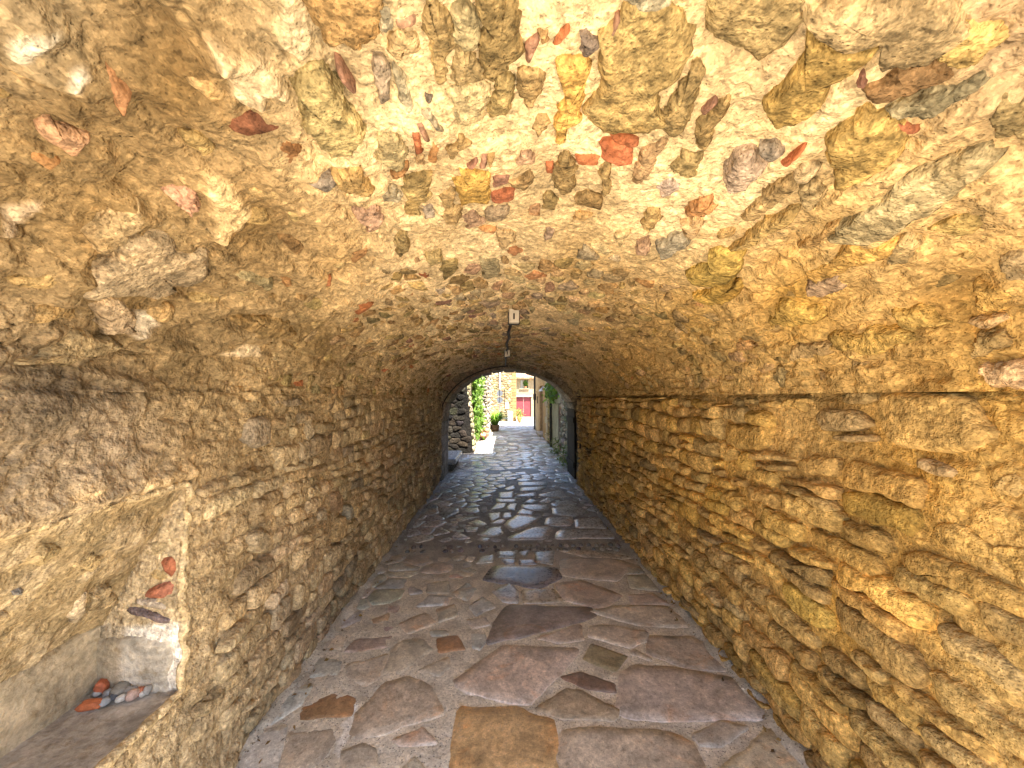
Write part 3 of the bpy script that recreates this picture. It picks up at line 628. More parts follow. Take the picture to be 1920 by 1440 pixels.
# ---- side walls
def amp_wall(P, uv, px, py):
    rightw = P[:, 0] > 0
    Q = P + .03 * np.stack([fbm(P, 6, 2, 31), fbm(P, 6, 2, 32), fbm(P, 6, 2, 33)], 1)
    nearp = sstep(1.35, 1.0, P[:, 1])            # plastered stretch at the mouth
    d = .010 * fbm(P, 14, 4, 35) + .007 * ridged(Q, 9, 3, 37) + .0035 * fbm(P, 55, 3, 39)
    l = np.stack([P[:, 0] * 4, P[:, 1] * 5, P[:, 2] * 17], 1)
    d += .010 * np.clip(ridged(l, 1.0, 3, 45), -.5, .5)
    f1, f2, cid = cells(np.stack([uv[:, 0] + .03 * fbm(P, 8, 2, 51), uv[:, 1] + .02 * fbm(P, 8, 2, 52)], 1), (.17, .10), 14)
    d += (.016 * sstep(.04, .38, f2 - f1) + .006 * cid) * np.where(rightw, .15 + .6 * nearp, .65)
    d += .020 * nearp - .026 - .010 * sstep(2.0, 3.2, P[:, 1]) + .014 * fbm(P, 3.1, 3, 57)
    d += np.where(rightw, .010, .024) * sstep(1.42, 1.60, P[:, 2] + .03 * vnoise(P * 4, 52))
    d -= .014 * cracks(np.stack([P[:, 0], P[:, 1] * .6, P[:, 2] * 1.8], 1), 6, 141)
    d -= .015 * sstep(1.585, 1.608, P[:, 2] + .012 * vnoise(P * 5, 58)) * rightw * sstep(-.45, .1, vnoise(P * 2.3, 59))   # shadow gap under the spring
    return d
zsr = np.linspace(-.02, ZS + .005, 300)
rwall = empty('stone_wall', (XR, 3.5, 0), 'ochre rubble wall in rough courses under the vault, washed warm yellow', 'wall')
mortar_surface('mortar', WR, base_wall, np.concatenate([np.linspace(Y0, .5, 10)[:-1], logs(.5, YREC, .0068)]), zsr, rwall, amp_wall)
lwall = empty('stone_wall', (XL, 3.5, 0), 'greyish brown rubble wall under the vault with a trough niche in it', 'wall')
def nz1(y): return NZ1 + .012 * np.sin(9 * y) 
def hole(u, v): return (u < NY) & (u > .15) & (v > NZ0 - .01) & (v < NZ1)
def edge_round(P, uv, d, t, px, py):
    u, v = uv.T
    e = np.maximum(np.maximum(u - NY, .15 - u), np.maximum(NZ0 - .01 - v, v - NZ1))
    d = d - .014 * (1 - sstep(0, .03, e)) * (e > -.02)
    rim = (1 - sstep(.0, .05, e)) * (v < NZ0 + .02)
    t = t * (1 - .6 * rim[:, None]) + np.array((.56, .42, .23)) * .6 * rim[:, None]
    up = np.exp(-((v - NZ1 - .04) / .035) ** 2) * (u < NY + .03)      # pale lintel line over the hood
    g = (up * sstep(-.2, .3, fbm(P, 9, 3, 91)))[:, None]
    t = t * (1 - g) + np.array((.60, .44, .24)) * g
    return d + .02 * up, t
ul = np.concatenate([np.linspace(Y0, .15, 6)[:-1], np.linspace(.15, .6, 30)[:-1], logs(.6, NY, .0064)[:-1], logs(NY, Y1, .0068)])
zl = np.concatenate([np.linspace(-.02, NZ0 - .01, 105)[:-1], np.linspace(NZ0 - .01, NZ1, 135)[:-1], np.linspace(NZ1, ZS + .005, 62)])
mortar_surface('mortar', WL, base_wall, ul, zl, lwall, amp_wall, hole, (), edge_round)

def course_stones(st, y0, y1, cols, seed, traced, prouds, hmin=.055, hmax=.135, wmin=.09, wmax=.27, drop=.06, avoid=None, mat=M_WALLST):
    r = np.random.default_rng(seed); z = .0; rows = []
    while z < ZS - .05:
        h = r.uniform(hmin, hmax); rows.append((z, min(z + h, ZS - .015))); z += h
    wav = lambda y, k: .018 * math.sin(1.9 * y + k * .4) + .012 * math.sin(5.1 * y + 1.3 * k)
    for k, (za, zb) in enumerate(rows):
        y = y0 - r.uniform(0, .2)
        while y < y1:
            w = r.uniform(wmin, wmax) * (1.35 if y < 1.9 else 1.0) * (.75 + .5 * (zb - za) / hmax); ya, yb = y, min(y + w, y1); y += w
            if yb - ya < .05 or r.random() < drop: continue
            subs = [(za, zb)]
            if zb - za > .10 and r.random() < .2: m = za + (zb - za) * r.uniform(.4, .6); subs = [(za, m), (m, zb)]
            for a, b in subs:
                g = r.uniform(.002, .008); f = 1 if k else 0
                p = np.array([(ya + g, a + g + f * wav(ya, k)), ((ya + yb) / 2, a + g + f * wav((ya + yb) / 2, k) - .006 * r.random()), (yb - g, a + g + f * wav(yb, k)), (yb - g, b - g + wav(yb, k + 1)), ((ya + yb) / 2 + r.uniform(-.04, .04), b - g + wav((ya + yb) / 2, k + 1) + .008 * r.random()), (ya + g, b - g + wav(ya, k + 1))])
                p[:, 0] = p[:, 0].mean() + (p[:, 0] - p[:, 0].mean()) * r.uniform(.90, .985); p[:, 1] = p[:, 1].mean() + (p[:, 1] - p[:, 1].mean()) * r.uniform(.84, 1.04) + r.normal(0, .007)
                p += r.normal(0, .008, p.shape); p[:, 1] = np.clip(p[:, 1], .005, ZS - .02)
                if avoid and avoid(p): continue
                if not clear_of(p, traced, 1.04): continue
                near = ya < 2.4
                Pc = st.surf.pos(centroid(p)[None])[0]; wash = idw(*pix(Pc), TINTS)[0]; own = np.array(jit(cols[r.integers(len(cols))], .08)) * (.85 if Pc[0, 1] < 2 else 1.0)
                tn = wash * (.54 + .13 * r.normal()) + own * .44
                st.add(p, proud=r.uniform(*prouds), tint=np.clip(tn, .02, .9), mat=mat, N=36 if near else 18, rings=(.2, .4, .6, .8, 1.0) if near else (.5, 1.0),
                       p=r.uniform(2, 4), sink=.045, rough=.0085 if near else .006, rfreq=11 if near else 18, cut=1, wob=.075, tilt=.07, q=.17, fall=1.0, bev=r.uniform(.008, .02))
RCOL = [(.58, .36, .10), (.50, .34, .14), (.60, .38, .11), (.42, .31, .15), (.56, .38, .14), (.64, .41, .09), (.39, .30, .16), (.52, .33, .12)]
rst = Stones(WR, base_wall); rtr = []
for pts, col, pr in [(R8((1220, 820), (1330, 780), (1450, 780), (1690, 800), (1710, 900), (1760, 960), (1850, 980), (1700, 1080), (1600, 1100), (1380, 1080), (1270, 1050), (1230, 960)), (.50, .33, .12), .045),
                     (R8((880, 870), (1020, 870), (1110, 890), (1150, 970), (960, 990), (900, 980)), (.46, .33, .16), .025), (R8((970, 1003), (1140, 993), (1170, 1020), (1140, 1040), (980, 1033)), (.44, .31, .15), .02), (R8((1790, 1200), (1960, 1170), (1960, 1320), (1790, 1290)), (.56, .38, .15), .02),
                     (R8((1000, 790), (1160, 770), (1170, 840), (1010, 850)), (.48, .34, .15), .02), (R8((1380, 1110), (1520, 1140), (1650, 1190), (1560, 1220), (1420, 1180)), (.40, .28, .14), .03),
                     ([(1472, 1090), (1500, 1100), (1545, 1140), (1560, 1180), (1530, 1175), (1490, 1140)], (.60, .40, .10), .03)]:
    q = np.array([WR.hit(*c) for c in pts]); rtr.append(q)
    rst.add(q, proud=pr, tint=col, mat=M_WALLST, N=44, rings=(.2, .4, .58, .74, .86, .94, 1.0), p=5, rough=.016, rfreq=8, cut=1, wob=.03, tilt=.05)
course_stones(rst, 1.02, YREC - .01, RCOL, 3, rtr, (.020, .046))
rst.build(rwall)
LCOL = [(.48, .37, .21), (.43, .33, .19), (.50, .40, .24), (.40, .32, .20), (.52, .40, .22), (.39, .34, .25), (.44, .32, .17)]
lst = Stones(WL, base_wall); ltr = []
for pts, col, pr in [([(460, 790), (480, 778), (505, 785), (510, 830), (490, 842), (462, 835)], (.36, .29, .20), .03), ([(622, 925), (634, 920), (640, 945), (632, 962), (622, 950)], (.34, .23, .13), .03), ([(648, 950), (658, 945), (660, 972), (650, 976)], (.34, .30, .22), .03),
                     ([(620, 1010), (640, 960), (648, 985), (640, 1010), (628, 1018)], (.42, .30, .15), .03), ([(460, 1010), (480, 990), (505, 1000), (500, 1030), (475, 1040)], (.42, .33, .2), .03)]:
    q = np.array([WL.hit(*c) for c in pts]); ltr.append(q); lst.add(q, proud=pr, tint=col, mat=M_WALLST, N=28, rings=(.3, .55, .75, .9, 1.0), p=3.5, rough=.008, rfreq=14, cut=1, wob=.03)
course_stones(lst, .9, Y1 - .02, LCOL, 8, ltr, (.006, .026), drop=.16, avoid=lambda p: p[:, 0].min() < NY + .03)
lst.build(lwall)

# ---- niche in the left wall (trough with a sloping hood)
niche = lwall
def panel(name, o, a, b, n, nu, nv, amp, tint, mat, f=9, edge=None, seed=0, parent=niche, lip=None):
    o, a, b, n = [np.array(q, float) for q in (o, a, b, n)]; g = np.linspace(0, 1, nu); h = np.linspace(0, 1, nv); G, Hh = np.meshgrid(g, h, indexing='ij')
    P = o + G.ravel()[:, None] * a + Hh.ravel()[:, None] * b
    d = amp * (fbm(P + seed, f, 4, 71) + .5 * ridged(P + seed, f * 1.6, 3, 75))
    t = np.tile(np.array(tint, float), (len(P), 1))
    if edge: d, t = edge(G.ravel(), Hh.ravel(), P, d, t)
    V = P + n * d[:, None]
    if lip is not None:                        # follow the uneven wall face along the outer rim
        w = (Hh if lip == 'b' else G).ravel() ** 3; Q = V.copy(); Q[:, 0] = XL; V[:, 0] += w * (base_wall(Q) - .002)
    me = mesh_np(name, V, grid_quads(nu, nv), None, t); ob = link(name, me, mat, parent)
    return ob
Ya = .12
def hood_t(g, h, P, d, t):
    k = sstep(-.1, .35, fbm(P, 10, 4, 77))[:, None]; t = t * (1 - .6 * k) + np.array((.58, .46, .29)) * .6 * k
    return d + .020 * (ridged(P, 5, 4, 79) - .3) + .006 * ridged(P, 19, 3, 80), t
sl = np.array([XL - NXB, 0, NZ1 - NZM]); hn = np.array([sl[2], 0, -sl[0]]); hn /= np.linalg.norm(hn)
panel('niche_hood', (NXB, Ya, NZM), (0, NY + .03 - Ya, 0), (XL - .012 - NXB, 0, NZ1 + .012 - NZM), hn, 150, 80, .013, (.36, .27, .145), M_MORTAR, 8, hood_t, lip='b')
def back_t(g, h, P, d, t):
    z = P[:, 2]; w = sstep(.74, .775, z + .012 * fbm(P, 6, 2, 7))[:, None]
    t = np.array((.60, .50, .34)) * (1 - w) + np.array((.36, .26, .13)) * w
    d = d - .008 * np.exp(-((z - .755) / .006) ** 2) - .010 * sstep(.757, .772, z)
    for yy in (.98, 1.17, .80): d = d - .004 * np.exp(-((P[:, 1] - yy) / .004) ** 2)
    return d, t
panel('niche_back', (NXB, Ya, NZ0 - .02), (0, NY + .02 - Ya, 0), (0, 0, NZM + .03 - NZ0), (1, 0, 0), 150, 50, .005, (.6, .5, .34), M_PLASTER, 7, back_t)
panel('niche_sill', (NXB - .01, Ya, NZ0 + .012), (0, NY + .02 - Ya, 0), (XL - .012 - NXB, 0, -.012), (0, 0, 1), 150, 40, .006, (.50, .45, .38), M_PLASTER, 6, lip='b')
def rev_t(g, h, P, d, t):
    w = sstep(NZM + .015, NZM - .015, P[:, 2] + .02 * fbm(P, 8, 3, 7))[:, None]
    xx = sstep(NXB + .07, NXB + .12, P[:, 0])[:, None]
    pl = np.array((.44, .36, .24)) * (1 - xx) + np.array((.86, .79, .66)) * xx
    return d * (1 + 2 * (1 - w[:, 0])), pl * w + np.array((.54, .42, .25)) * (1 - w)
rv = panel('niche_reveal', (NXB - .01, NY, NZ0 - .02), (XL - .006 - NXB, 0, 0), (0, 0, NZ1 + .02 - NZ0), (0, -1, 0), 60, 130, .006, (.6, .5, .3), M_MORTAR, 9, rev_t, lip='a')
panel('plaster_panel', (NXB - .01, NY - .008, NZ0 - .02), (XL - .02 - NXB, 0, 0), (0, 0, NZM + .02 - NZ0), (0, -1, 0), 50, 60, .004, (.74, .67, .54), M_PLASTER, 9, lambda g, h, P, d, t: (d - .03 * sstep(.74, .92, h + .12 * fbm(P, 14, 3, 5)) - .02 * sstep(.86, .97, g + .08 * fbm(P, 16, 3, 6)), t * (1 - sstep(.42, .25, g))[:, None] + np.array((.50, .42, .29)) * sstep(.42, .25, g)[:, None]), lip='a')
R3n = lambda *p: Z((0, 1000), 3.2738, p)
class RevPlane:
    def pos(s, uv): o = np.zeros(len(uv)); return np.stack([uv[:, 0], o + NY, uv[:, 1]], 1), np.stack([o, o - 1, o], 1)
nst = Stones(RevPlane(), lambda P: np.zeros(len(P)))
for pts, col, nm, pr in [(R3n((1030, 150), (1180, 130), (1150, 260), (1100, 275), (1040, 200)), (.40, .15, .08), 'brick', .014), (R3n((925, 395), (975, 325), (1160, 275), (1100, 395)), (.44, .18, .11), 'brick', .014), (R3n((960, 240), (1010, 200), (1090, 230), (1100, 275), (1000, 285)), (.52, .38, .18), 'stone', .01),
                         (R3n((830, 455), (870, 438), (980, 470), (1100, 510), (1080, 555), (970, 505), (840, 480)), (.22, .17, .16), 'stone', .02), (R3n((860, 420), (930, 390), (1080, 400), (1110, 480), (980, 455)), (.50, .42, .32), 'stone', .012), (R3n((890, 60), (1010, 30), (1090, 60), (1060, 140), (930, 150)), (.40, .31, .17), 'stone', .01)]:
    q = np.array([on_depth(c[0] - 13, c[1], NY)[[0, 2]] for c in pts]); q[:, 0] = np.minimum(q[:, 0], XL - .045)
    nst.add(q, proud=pr, tint=col, name=nm, mat=M_BRICK if nm == 'brick' else M_WALLST, N=24, rings=(.4, .7, .9, 1.0), p=5, sink=.02, rough=.004, cut=1, wob=.03)
nst.build(lwall)
class HoodPlane:
    o = np.array([NXB, 0, NZM]); b = sl / np.linalg.norm(sl)
    def pos(s, uv): return s.o + uv[:, :1] * np.array([0, 1, 0]) + uv[:, 1:] * s.b, np.tile(hn, (len(uv), 1))
    def hit(s, px, py):
        d = ray(px, py); e = np.array([0, 0, EYE]); k = ((s.o - e) @ hn) / (d @ hn); P = e + k * d - s.o; return (P[1], P @ s.b)
HP = HoodPlane(); hst = Stones(HP, lambda P: .013 * (fbm(P, 8, 4, 71) + .5 * ridged(P, 12.8, 3, 75)))
for pts, col, pr in [(R3n((400, 540), (430, 420), (500, 350), (530, 370), (510, 470), (440, 560)), (.52, .42, .28), .012), (R3n((520, 470), (560, 370), (680, 330), (730, 390), (680, 440), (590, 480)), (.42, .32, .18), .012), (R3n((720, 440), (760, 340), (880, 300), (900, 360), (800, 440)), (.40, .34, .24), .012),
                     (R3n((60, 350), (130, 330), (120, 370), (70, 375)), (.34, .31, .26), .008), (R3n((0, 500), (40, 480), (40, 510), (0, 530)), (.30, .22, .12), .008), (R3n((430, 200), (560, 120), (640, 150), (560, 230)), (.46, .34, .17), .010), (R3n((150, 150), (300, 60), (380, 90), (230, 190)), (.48, .36, .18), .010)]:
    q = np.array([HP.hit(*c) for c in pts]); hst.add(q, proud=pr, tint=col, N=24, rings=(.3, .6, .85, 1.0), p=4, sink=.03, rough=.006, rfreq=18, cut=1, wob=.09, q=.12, fall=.9, bev=.006)
hst.build(lwall)
def rim():
    path = [(y, NZ0 - .004) for y in np.linspace(.2, NY - .02, 70)] + [(NY + .004, z) for z in np.linspace(NZ0, NZ1, 70)] + [(y, NZ1 + .004) for y in np.linspace(NY - .02, .2, 70)]
    path = np.array(path); n = 14; a = np.linspace(0, 2 * math.pi, n, endpoint=False)
    P0 = np.stack([np.full(len(path), XL), path[:, 0], path[:, 1]], 1); P0[:, 0] += base_wall(P0) - .018
    tg = np.gradient(path, axis=0); tg /= np.linalg.norm(tg, axis=1)[:, None]; nr = np.stack([-tg[:, 1], tg[:, 0]], 1)
    V = np.zeros((len(path), n, 3)); rr = .014 + .009 * fbm(P0, 9, 3, 63)
    V[:, :, 0] = P0[:, :1] + rr[:, None] * np.cos(a); 
    for i in (0, 1): V[:, :, 1 + i] = path[:, i:i + 1] + (rr[:, None] * np.sin(a)) * nr[:, i:i + 1]
    V = V.reshape(-1, 3); V += np.stack([fbm(V, 22, 3, 64), fbm(V, 22, 3, 65), fbm(V, 22, 3, 66)], 1) * .016
    i = np.arange(len(path) - 1)[:, None] * n; k = np.arange(n)[None]; q = np.stack([i + k, i + (k + 1) % n, i + n + (k + 1) % n, i + n + k], -1).reshape(-1, 4)
    t = np.tile(np.array((.56, .43, .24)), (len(V), 1)); g = sstep(.0, .4, fbm(V, 7, 3, 67))[:, None]; t = t * (1 - g) + np.array((.70, .57, .36)) * g
    link('niche_rim', mesh_np('niche_rim', V, q, None, t), M_MORTAR, lwall)
rim()

# ================================================================== FLOOR
paving = empty('pavement', (0, 6, 0), kind='structure')
FS = Stones(FLOOR, base_floor); ftr = []
G2 = lambda *p: Z((400, 1000), 1.74545, p); G3 = lambda *p: Z((700, 840), 3.5556, p)
SB = (.56, .50, .41); ST = (.63, .56, .44); SO = (.60, .47, .31); SG = (.54, .53, .49); SBL = (.48, .50, .51); SR = (.55, .46, .37)
FT = [(G2((815, 575), (1000, 580), (1105, 620), (1112, 720), (1108, 810), (780, 810), (790, 700)), (.64, .44, .22)), (G2((1150, 655), (1300, 645), (1480, 650), (1550, 680), (1580, 740), (1620, 830), (1140, 830), (1135, 720)), ST), (G2((1345, 465), (1400, 438), (1500, 445), (1690, 480), (1770, 560), (1780, 600), (1500, 612), (1380, 605), (1330, 575)), SB), (G2((795, 490), (950, 365), (1185, 380), (1150, 430), (1090, 490), (1030, 560), (920, 540), (840, 515)), ST),
      (G2((965, 240), (1225, 245), (1240, 275), (1060, 325), (910, 360), (930, 290)), (.30, .25, .22)), (G2((470, 600), (560, 495), (640, 480), (710, 510), (745, 590), (600, 640), (450, 680)), SB), (G2((300, 570), (400, 520), (460, 545), (450, 600), (290, 612)), (.38, .24, .13)), (G2((1055, 580), (1150, 510), (1200, 515), (1320, 580), (1300, 610), (1150, 605)), (.46, .37, .26)), (G2((1140, 470), (1200, 455), (1310, 495), (1310, 520), (1220, 510)), (.24, .17, .13)), (G2((1215, 410), (1240, 365), (1355, 405), (1310, 455)), (.34, .29, .18)),
      (G2((1430, 340), (1560, 340), (1610, 370), (1690, 450), (1550, 440), (1430, 400)), SR), (G2((1235, 310), (1290, 300), (1420, 325), (1415, 355), (1360, 375), (1230, 340)), SB), (G2((1060, 345), (1200, 300), (1210, 350), (1130, 360)), ST), (G2((1250, 260), (1320, 240), (1480, 240), (1560, 290), (1580, 310), (1400, 300)), SB), (G2((1125, 170), (1200, 155), (1335, 205), (1270, 250), (1150, 215)), SR), (G2((1360, 205), (1440, 200), (1490, 235), (1370, 238)), SB), (G2((1010, 190), (1110, 185), (1150, 225), (1020, 230)), SR), (G2((915, 190), (970, 165), (1000, 195), (995, 228), (950, 225)), SBL), (G2((840, 240), (880, 210), (925, 240), (860, 270)), SG), (G2((830, 285), (890, 275), (905, 300), (850, 310)), SB),
      (G2((730, 345), (800, 335), (825, 380), (740, 390)), (.38, .22, .12)), (G2((670, 450), (770, 405), (775, 440), (740, 470)), SB), (G2((560, 460), (590, 360), (680, 350), (715, 380), (640, 450), (600, 470)), SB), (G2((605, 300), (690, 262), (725, 290), (640, 330)), SR), (G2((520, 285), (575, 265), (575, 290), (525, 300)), SO), (G2((730, 250), (790, 235), (800, 270), (740, 290)), SB), (G2((420, 480), (440, 430), (570, 400), (540, 480), (500, 500)), SB), (G2((320, 470), (340, 410), (420, 420), (410, 475)), SG), (G2((430, 390), (470, 350), (580, 340), (570, 375), (480, 395)), SR),
      (G2((60, 760), (160, 650), (240, 640), (200, 790), (60, 790)), SG), (G2((220, 790), (250, 650), (390, 640), (400, 680), (310, 790)), SB), (G2((420, 720), (490, 690), (530, 710), (540, 790), (410, 790)), ST), (G2((585, 680), (690, 640), (730, 690), (620, 700)), ST), (G2((600, 790), (660, 735), (710, 790)), ST), (G2((1570, 660), (1660, 615), (1750, 640), (1660, 695), (1600, 695)), SB), (G2((1640, 800), (1820, 650), (1930, 740), (1940, 830), (1650, 830)), ST), (G2((110, 640), (200, 520), (330, 500), (290, 560), (170, 640)), SG),
      (G2((925, 110), (1120, 115), (1130, 150), (1060, 180), (890, 155)), (.25, .25, .26)), (G2((930, 60), (995, 55), (985, 80), (930, 78)), SBL), (G2((1000, 62), (1040, 54), (1020, 80)), SBL), (G2((1050, 60), (1115, 58), (1110, 105), (1060, 95)), SBL), (G2((940, 85), (990, 85), (985, 104), (960, 102)), SBL), (G2((1000, 87), (1050, 87), (1058, 102), (1005, 104)), SBL), (G2((860, 100), (870, 76), (920, 70), (915, 95)), SG), (G2((1140, 90), (1300, 80), (1380, 110), (1310, 155), (1150, 140)), SR), (G2((1130, 60), (1200, 55), (1380, 80), (1330, 90), (1220, 80)), SB), (G2((1345, 112), (1390, 105), (1410, 130), (1355, 135)), SB), (G2((1360, 142), (1420, 140), (1470, 190), (1370, 180)), SB), (G2((700, 170), (770, 160), (770, 200), (700, 200)), SB), (G2((780, 200), (830, 165), (860, 185), (830, 220)), SG), (G2((670, 240), (710, 205), (780, 212), (760, 235)), SG), (G2((845, 330), (890, 330), (895, 350), (870, 380), (850, 370)), SG)]
for z3 in [((970, 230), (1165, 225), (1160, 248), (975, 255)), ((980, 265), (1155, 258), (1120, 282), (980, 290)), ((870, 270), (940, 250), (945, 275), (890, 285)), ((835, 300), (935, 292), (930, 335), (835, 335)), ((955, 315), (1085, 295), (1085, 322), (970, 325)), ((810, 340), (950, 342), (955, 360), (820, 362)), ((780, 410), (820, 370), (885, 368), (880, 400), (800, 415)), ((885, 400), (910, 372), (965, 372), (945, 418), (890, 412)), ((990, 378), (1175, 378), (1170, 412), (1060, 418), (990, 400)), ((1105, 310), (1250, 280), (1320, 330), (1110, 322)), ((1105, 360), (1160, 328), (1215, 345), (1170, 362)), ((955, 445), (985, 405), (1075, 425), (1065, 450)), ((765, 440), (850, 432), (845, 470), (790, 500), (770, 480)), ((860, 440), (920, 432), (925, 470), (860, 475)), ((780, 505), (850, 478), (885, 490), (860, 510), (790, 514)), ((860, 515), (970, 450), (1130, 465), (1050, 520), (920, 560)), ((1150, 465), (1330, 462), (1340, 490), (1310, 520), (1150, 518)), ((690, 580), (790, 530), (850, 530), (865, 570), (800, 598)), ((900, 590), (1080, 530), (1205, 530), (1150, 608), (900, 612)), ((1215, 575), (1240, 550), (1590, 545), (1610, 605), (1215, 608)), ((1345, 480), (1500, 465), (1560, 538), (1350, 535)), ((1190, 400), (1340, 380), (1440, 430), (1340, 460), (1200, 440)), ((520, 590), (560, 560), (650, 602), (540, 608)), ((600, 530), (700, 530), (690, 555), (620, 560)), ((500, 480), (580, 460), (710, 465), (590, 490)), ((1180, 372), (1290, 345), (1360, 370), (1220, 393))]:
    FT.append((G3(*z3), (.56, .56, .57)))  # pale neutral tint, raised to add to the sky sheen on these slabs
far_ = lambda c: c[0] > 3.8
for px_, col in FT:
    q = np.array([FLOOR.hit(*c) for c in px_]); c = centroid(q); q = c + (q - c) * (1.03 if far_(c) else 1.10); ftr.append(q); far = c[0] > 3.8
    FS.add(q, proud=.009, tint=jit(col, .07), name='slab', mat=M_SLABFAR if far or (c[0] > 3 and c[1] < .45 and c[1] > -.1) else M_SLAB, N=40, rings=(.35, .7, 1.0), p=22, sink=.03, rough=.0022, rfreq=7, cut=1, wob=.03, tilt=.004, q=.05, fall=.9, bev=.0035)
def street_l(y): return float(np.interp(y, [0, 7.3, 7.31, 11, 14.6, 18, 26, 40], [XL + .02, XL + .02, -1.5, -.95, -.85, -.75, -1.2, -1.4]))
def street_r(y): return float(np.interp(y, [0, 7.0, 7.01, 8.1, 12, 19, 19.5, 26, 40], [XR - .02, XR - .02, 1.42, 1.42, 1.56, 1.5, 3.2, 3.5, 3.6]))
def fill(y0, y1, sy, sx, seed, keepf, cols, gap, N, cap, shade):
    for p in voronoi_polys(y0, y1, -2.2, 3.5, sy, sx, .9, seed):
        c = centroid(p)
        if RNG.random() > keepf(c): continue
        p = p.copy(); p[:, 1] = np.clip(p[:, 1], street_l(c[0]) + .015, street_r(c[0]) - .015)
        if abs(area(p)) < .004 or p[:, 0].min() < y0 - .3: continue
        q = shrink(p, gap)
        if 3.98 < q[:, 0].max() and q[:, 0].min() < 4.26: continue
        if not clear_of(q, ftr, 1.06): continue
        FS.add(q, proud=RNG.uniform(.006, .012), tint=jit(cols[RNG.integers(len(cols))], .10), name='slab', mat=shade, N=N, rings=(.6, 1.0), p=18, sink=.03, rough=.003, rfreq=8, cut=1, wob=.04, tilt=.010, q=.08, fall=.9, bev=.005); ftr.append(q)
fill(1.3, 4.0, .20, .24, 3, lambda c: 1, [SB, SG, SR, ST], .014, 20, 0, M_SLAB)
SF = [(.48, .47, .46), (.53, .52, .50), (.45, .45, .46), (.55, .53, .50)]  # far slab tints, lifted likewise towards the sheen
fill(4.25, 8.0, .24, .23, 4, lambda c: 1, SF, .011, 18, 0, M_SLABFAR)
fill(4.25, 7.0, .13, .13, 14, lambda c: 1, SF, .009, 14, 0, M_SLABFAR)
fill(4.25, 6.8, .085, .085, 24, lambda c: 1, SF, .006, 12, 0, M_SLABFAR)
fill(1.3, 4.0, .11, .12, 15, lambda c: .85, [SB, SG, SR, ST], .010, 14, 0, M_SLAB)
fill(8.0, 26.0, .30, .33, 5, lambda c: 1, [SG, SBL, (.30, .28, .25), (.34, .30, .25)], .020, 12, 0, M_SLABFAR)
# band of dark cobbles set across the passage
for k in range(60):
    row = k % 2; x = XL + .10 + (XR - XL - .2) * (k + .5 * RNG.random()) / 60; y = 4.06 + .11 * row + RNG.normal(0, .012)
    if RNG.random() < .25: continue
    a = np.linspace(0, 2 * math.pi, 10, endpoint=False); rx, ry = RNG.uniform(.018, .034), RNG.uniform(.025, .042)
    FS.add(np.stack([y + ry * np.cos(a), x + rx * np.sin(a)], 1), proud=RNG.uniform(.012, .028), tint=jit([(.14, .14, .15), (.20, .18, .17), (.3, .27, .24)][RNG.integers(3)], .1), name='cobble', mat=M_PEBBLE, N=12, rings=(.4, .75, 1.0), p=2.2, sink=.02, rough=.002, cut=0, wob=.05)
FS.build(paving, 300, 'far_slabs')
# grout sheets
def floor_extra(P):
    px, py = pix(P); x, y = P[:, 0], P[:, 1]
    t = np.tile(np.array((.67, .62, .52)), (len(P), 1))
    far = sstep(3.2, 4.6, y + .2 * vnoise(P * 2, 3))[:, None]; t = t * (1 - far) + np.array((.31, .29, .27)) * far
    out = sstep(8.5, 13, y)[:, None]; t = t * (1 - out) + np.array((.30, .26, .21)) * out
    # white paint splash
    q = np.array([FLOOR.hit(*c) for c in [(668, 1318), (672, 1345), (650, 1390), (640, 1420), (630, 1400), (648, 1350)]])
    uv = np.stack([y, x], 1) + np.stack([fbm(P, 20, 3, 5), fbm(P, 20, 3, 6)], 1) * .03
    m = pip(uv, q)[:, None] * .8; t = t * (1 - m) + np.array((.85, .84, .8)) * m
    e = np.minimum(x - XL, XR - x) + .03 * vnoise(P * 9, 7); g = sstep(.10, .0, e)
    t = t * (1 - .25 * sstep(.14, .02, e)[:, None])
    d = .006 * fbm(P, 9, 3, 43) + .002 * fbm(P, 40, 3, 44) + .030 * g ** 2 * (y < 7.3)
    # left side of the near floor: cement dragged over the slabs
    drag = sstep(.0, -.5, x) * sstep(4.0, 3.0, y) * sstep(-.1, .4, fbm(P, 2.2, 3, 47))
    return d + .006 * drag, t
def grout(name, ys, xs):
    Y, X = np.meshgrid(ys, xs, indexing='ij'); P = np.stack([X.ravel(), Y.ravel(), 0 * X.ravel()], 1)
    d, t = floor_extra(P); V = P.copy(); V[:, 2] = base_floor(P) + d
    return link(name, mesh_np(name, V, grid_quads(len(ys), len(xs)), None, t), M_GROUT, paving)
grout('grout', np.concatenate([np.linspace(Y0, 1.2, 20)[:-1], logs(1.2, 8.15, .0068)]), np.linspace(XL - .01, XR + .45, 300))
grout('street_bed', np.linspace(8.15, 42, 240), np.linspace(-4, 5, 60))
gnd = MB(); gnd.add([(-300, -300, -.06), (300, -300, -.06), (300, 300, -.06), (-300, 300, -.06)], [(0, 1, 2, 3)])
tag(gnd.build('ground', M_GROUT, None, (.56, .45, .30)), kind='structure')

# ================================================================== END ARCH, HOUSE OVER THE PASSAGE
arch = empty('archway', (.11, Y1, 0), 'dark stone arch closing the far end of the passage', 'archway')
AXC, AA, AB, AZ = .11, 1.27, 1.00, 1.12
prof = [(AXC - AA, 0.0)] + [(AXC + AA * math.cos(a), AZ + AB * math.sin(a)) for a in np.linspace(math.pi, 0, 25)] + [(AXC + AA, 0.0)]
def outer(p):
    dx, dz = p[0] - AXC, p[1] - .9
    return (AXC + math.copysign(2.2, dx), p[1]) if p[1] <= AZ + .02 else (AXC + dx / max(abs(dx) / 2.2, abs(dz) / 1.75, .01), .9 + dz / max(abs(dx) / 2.2, abs(dz) / 1.75, .01))
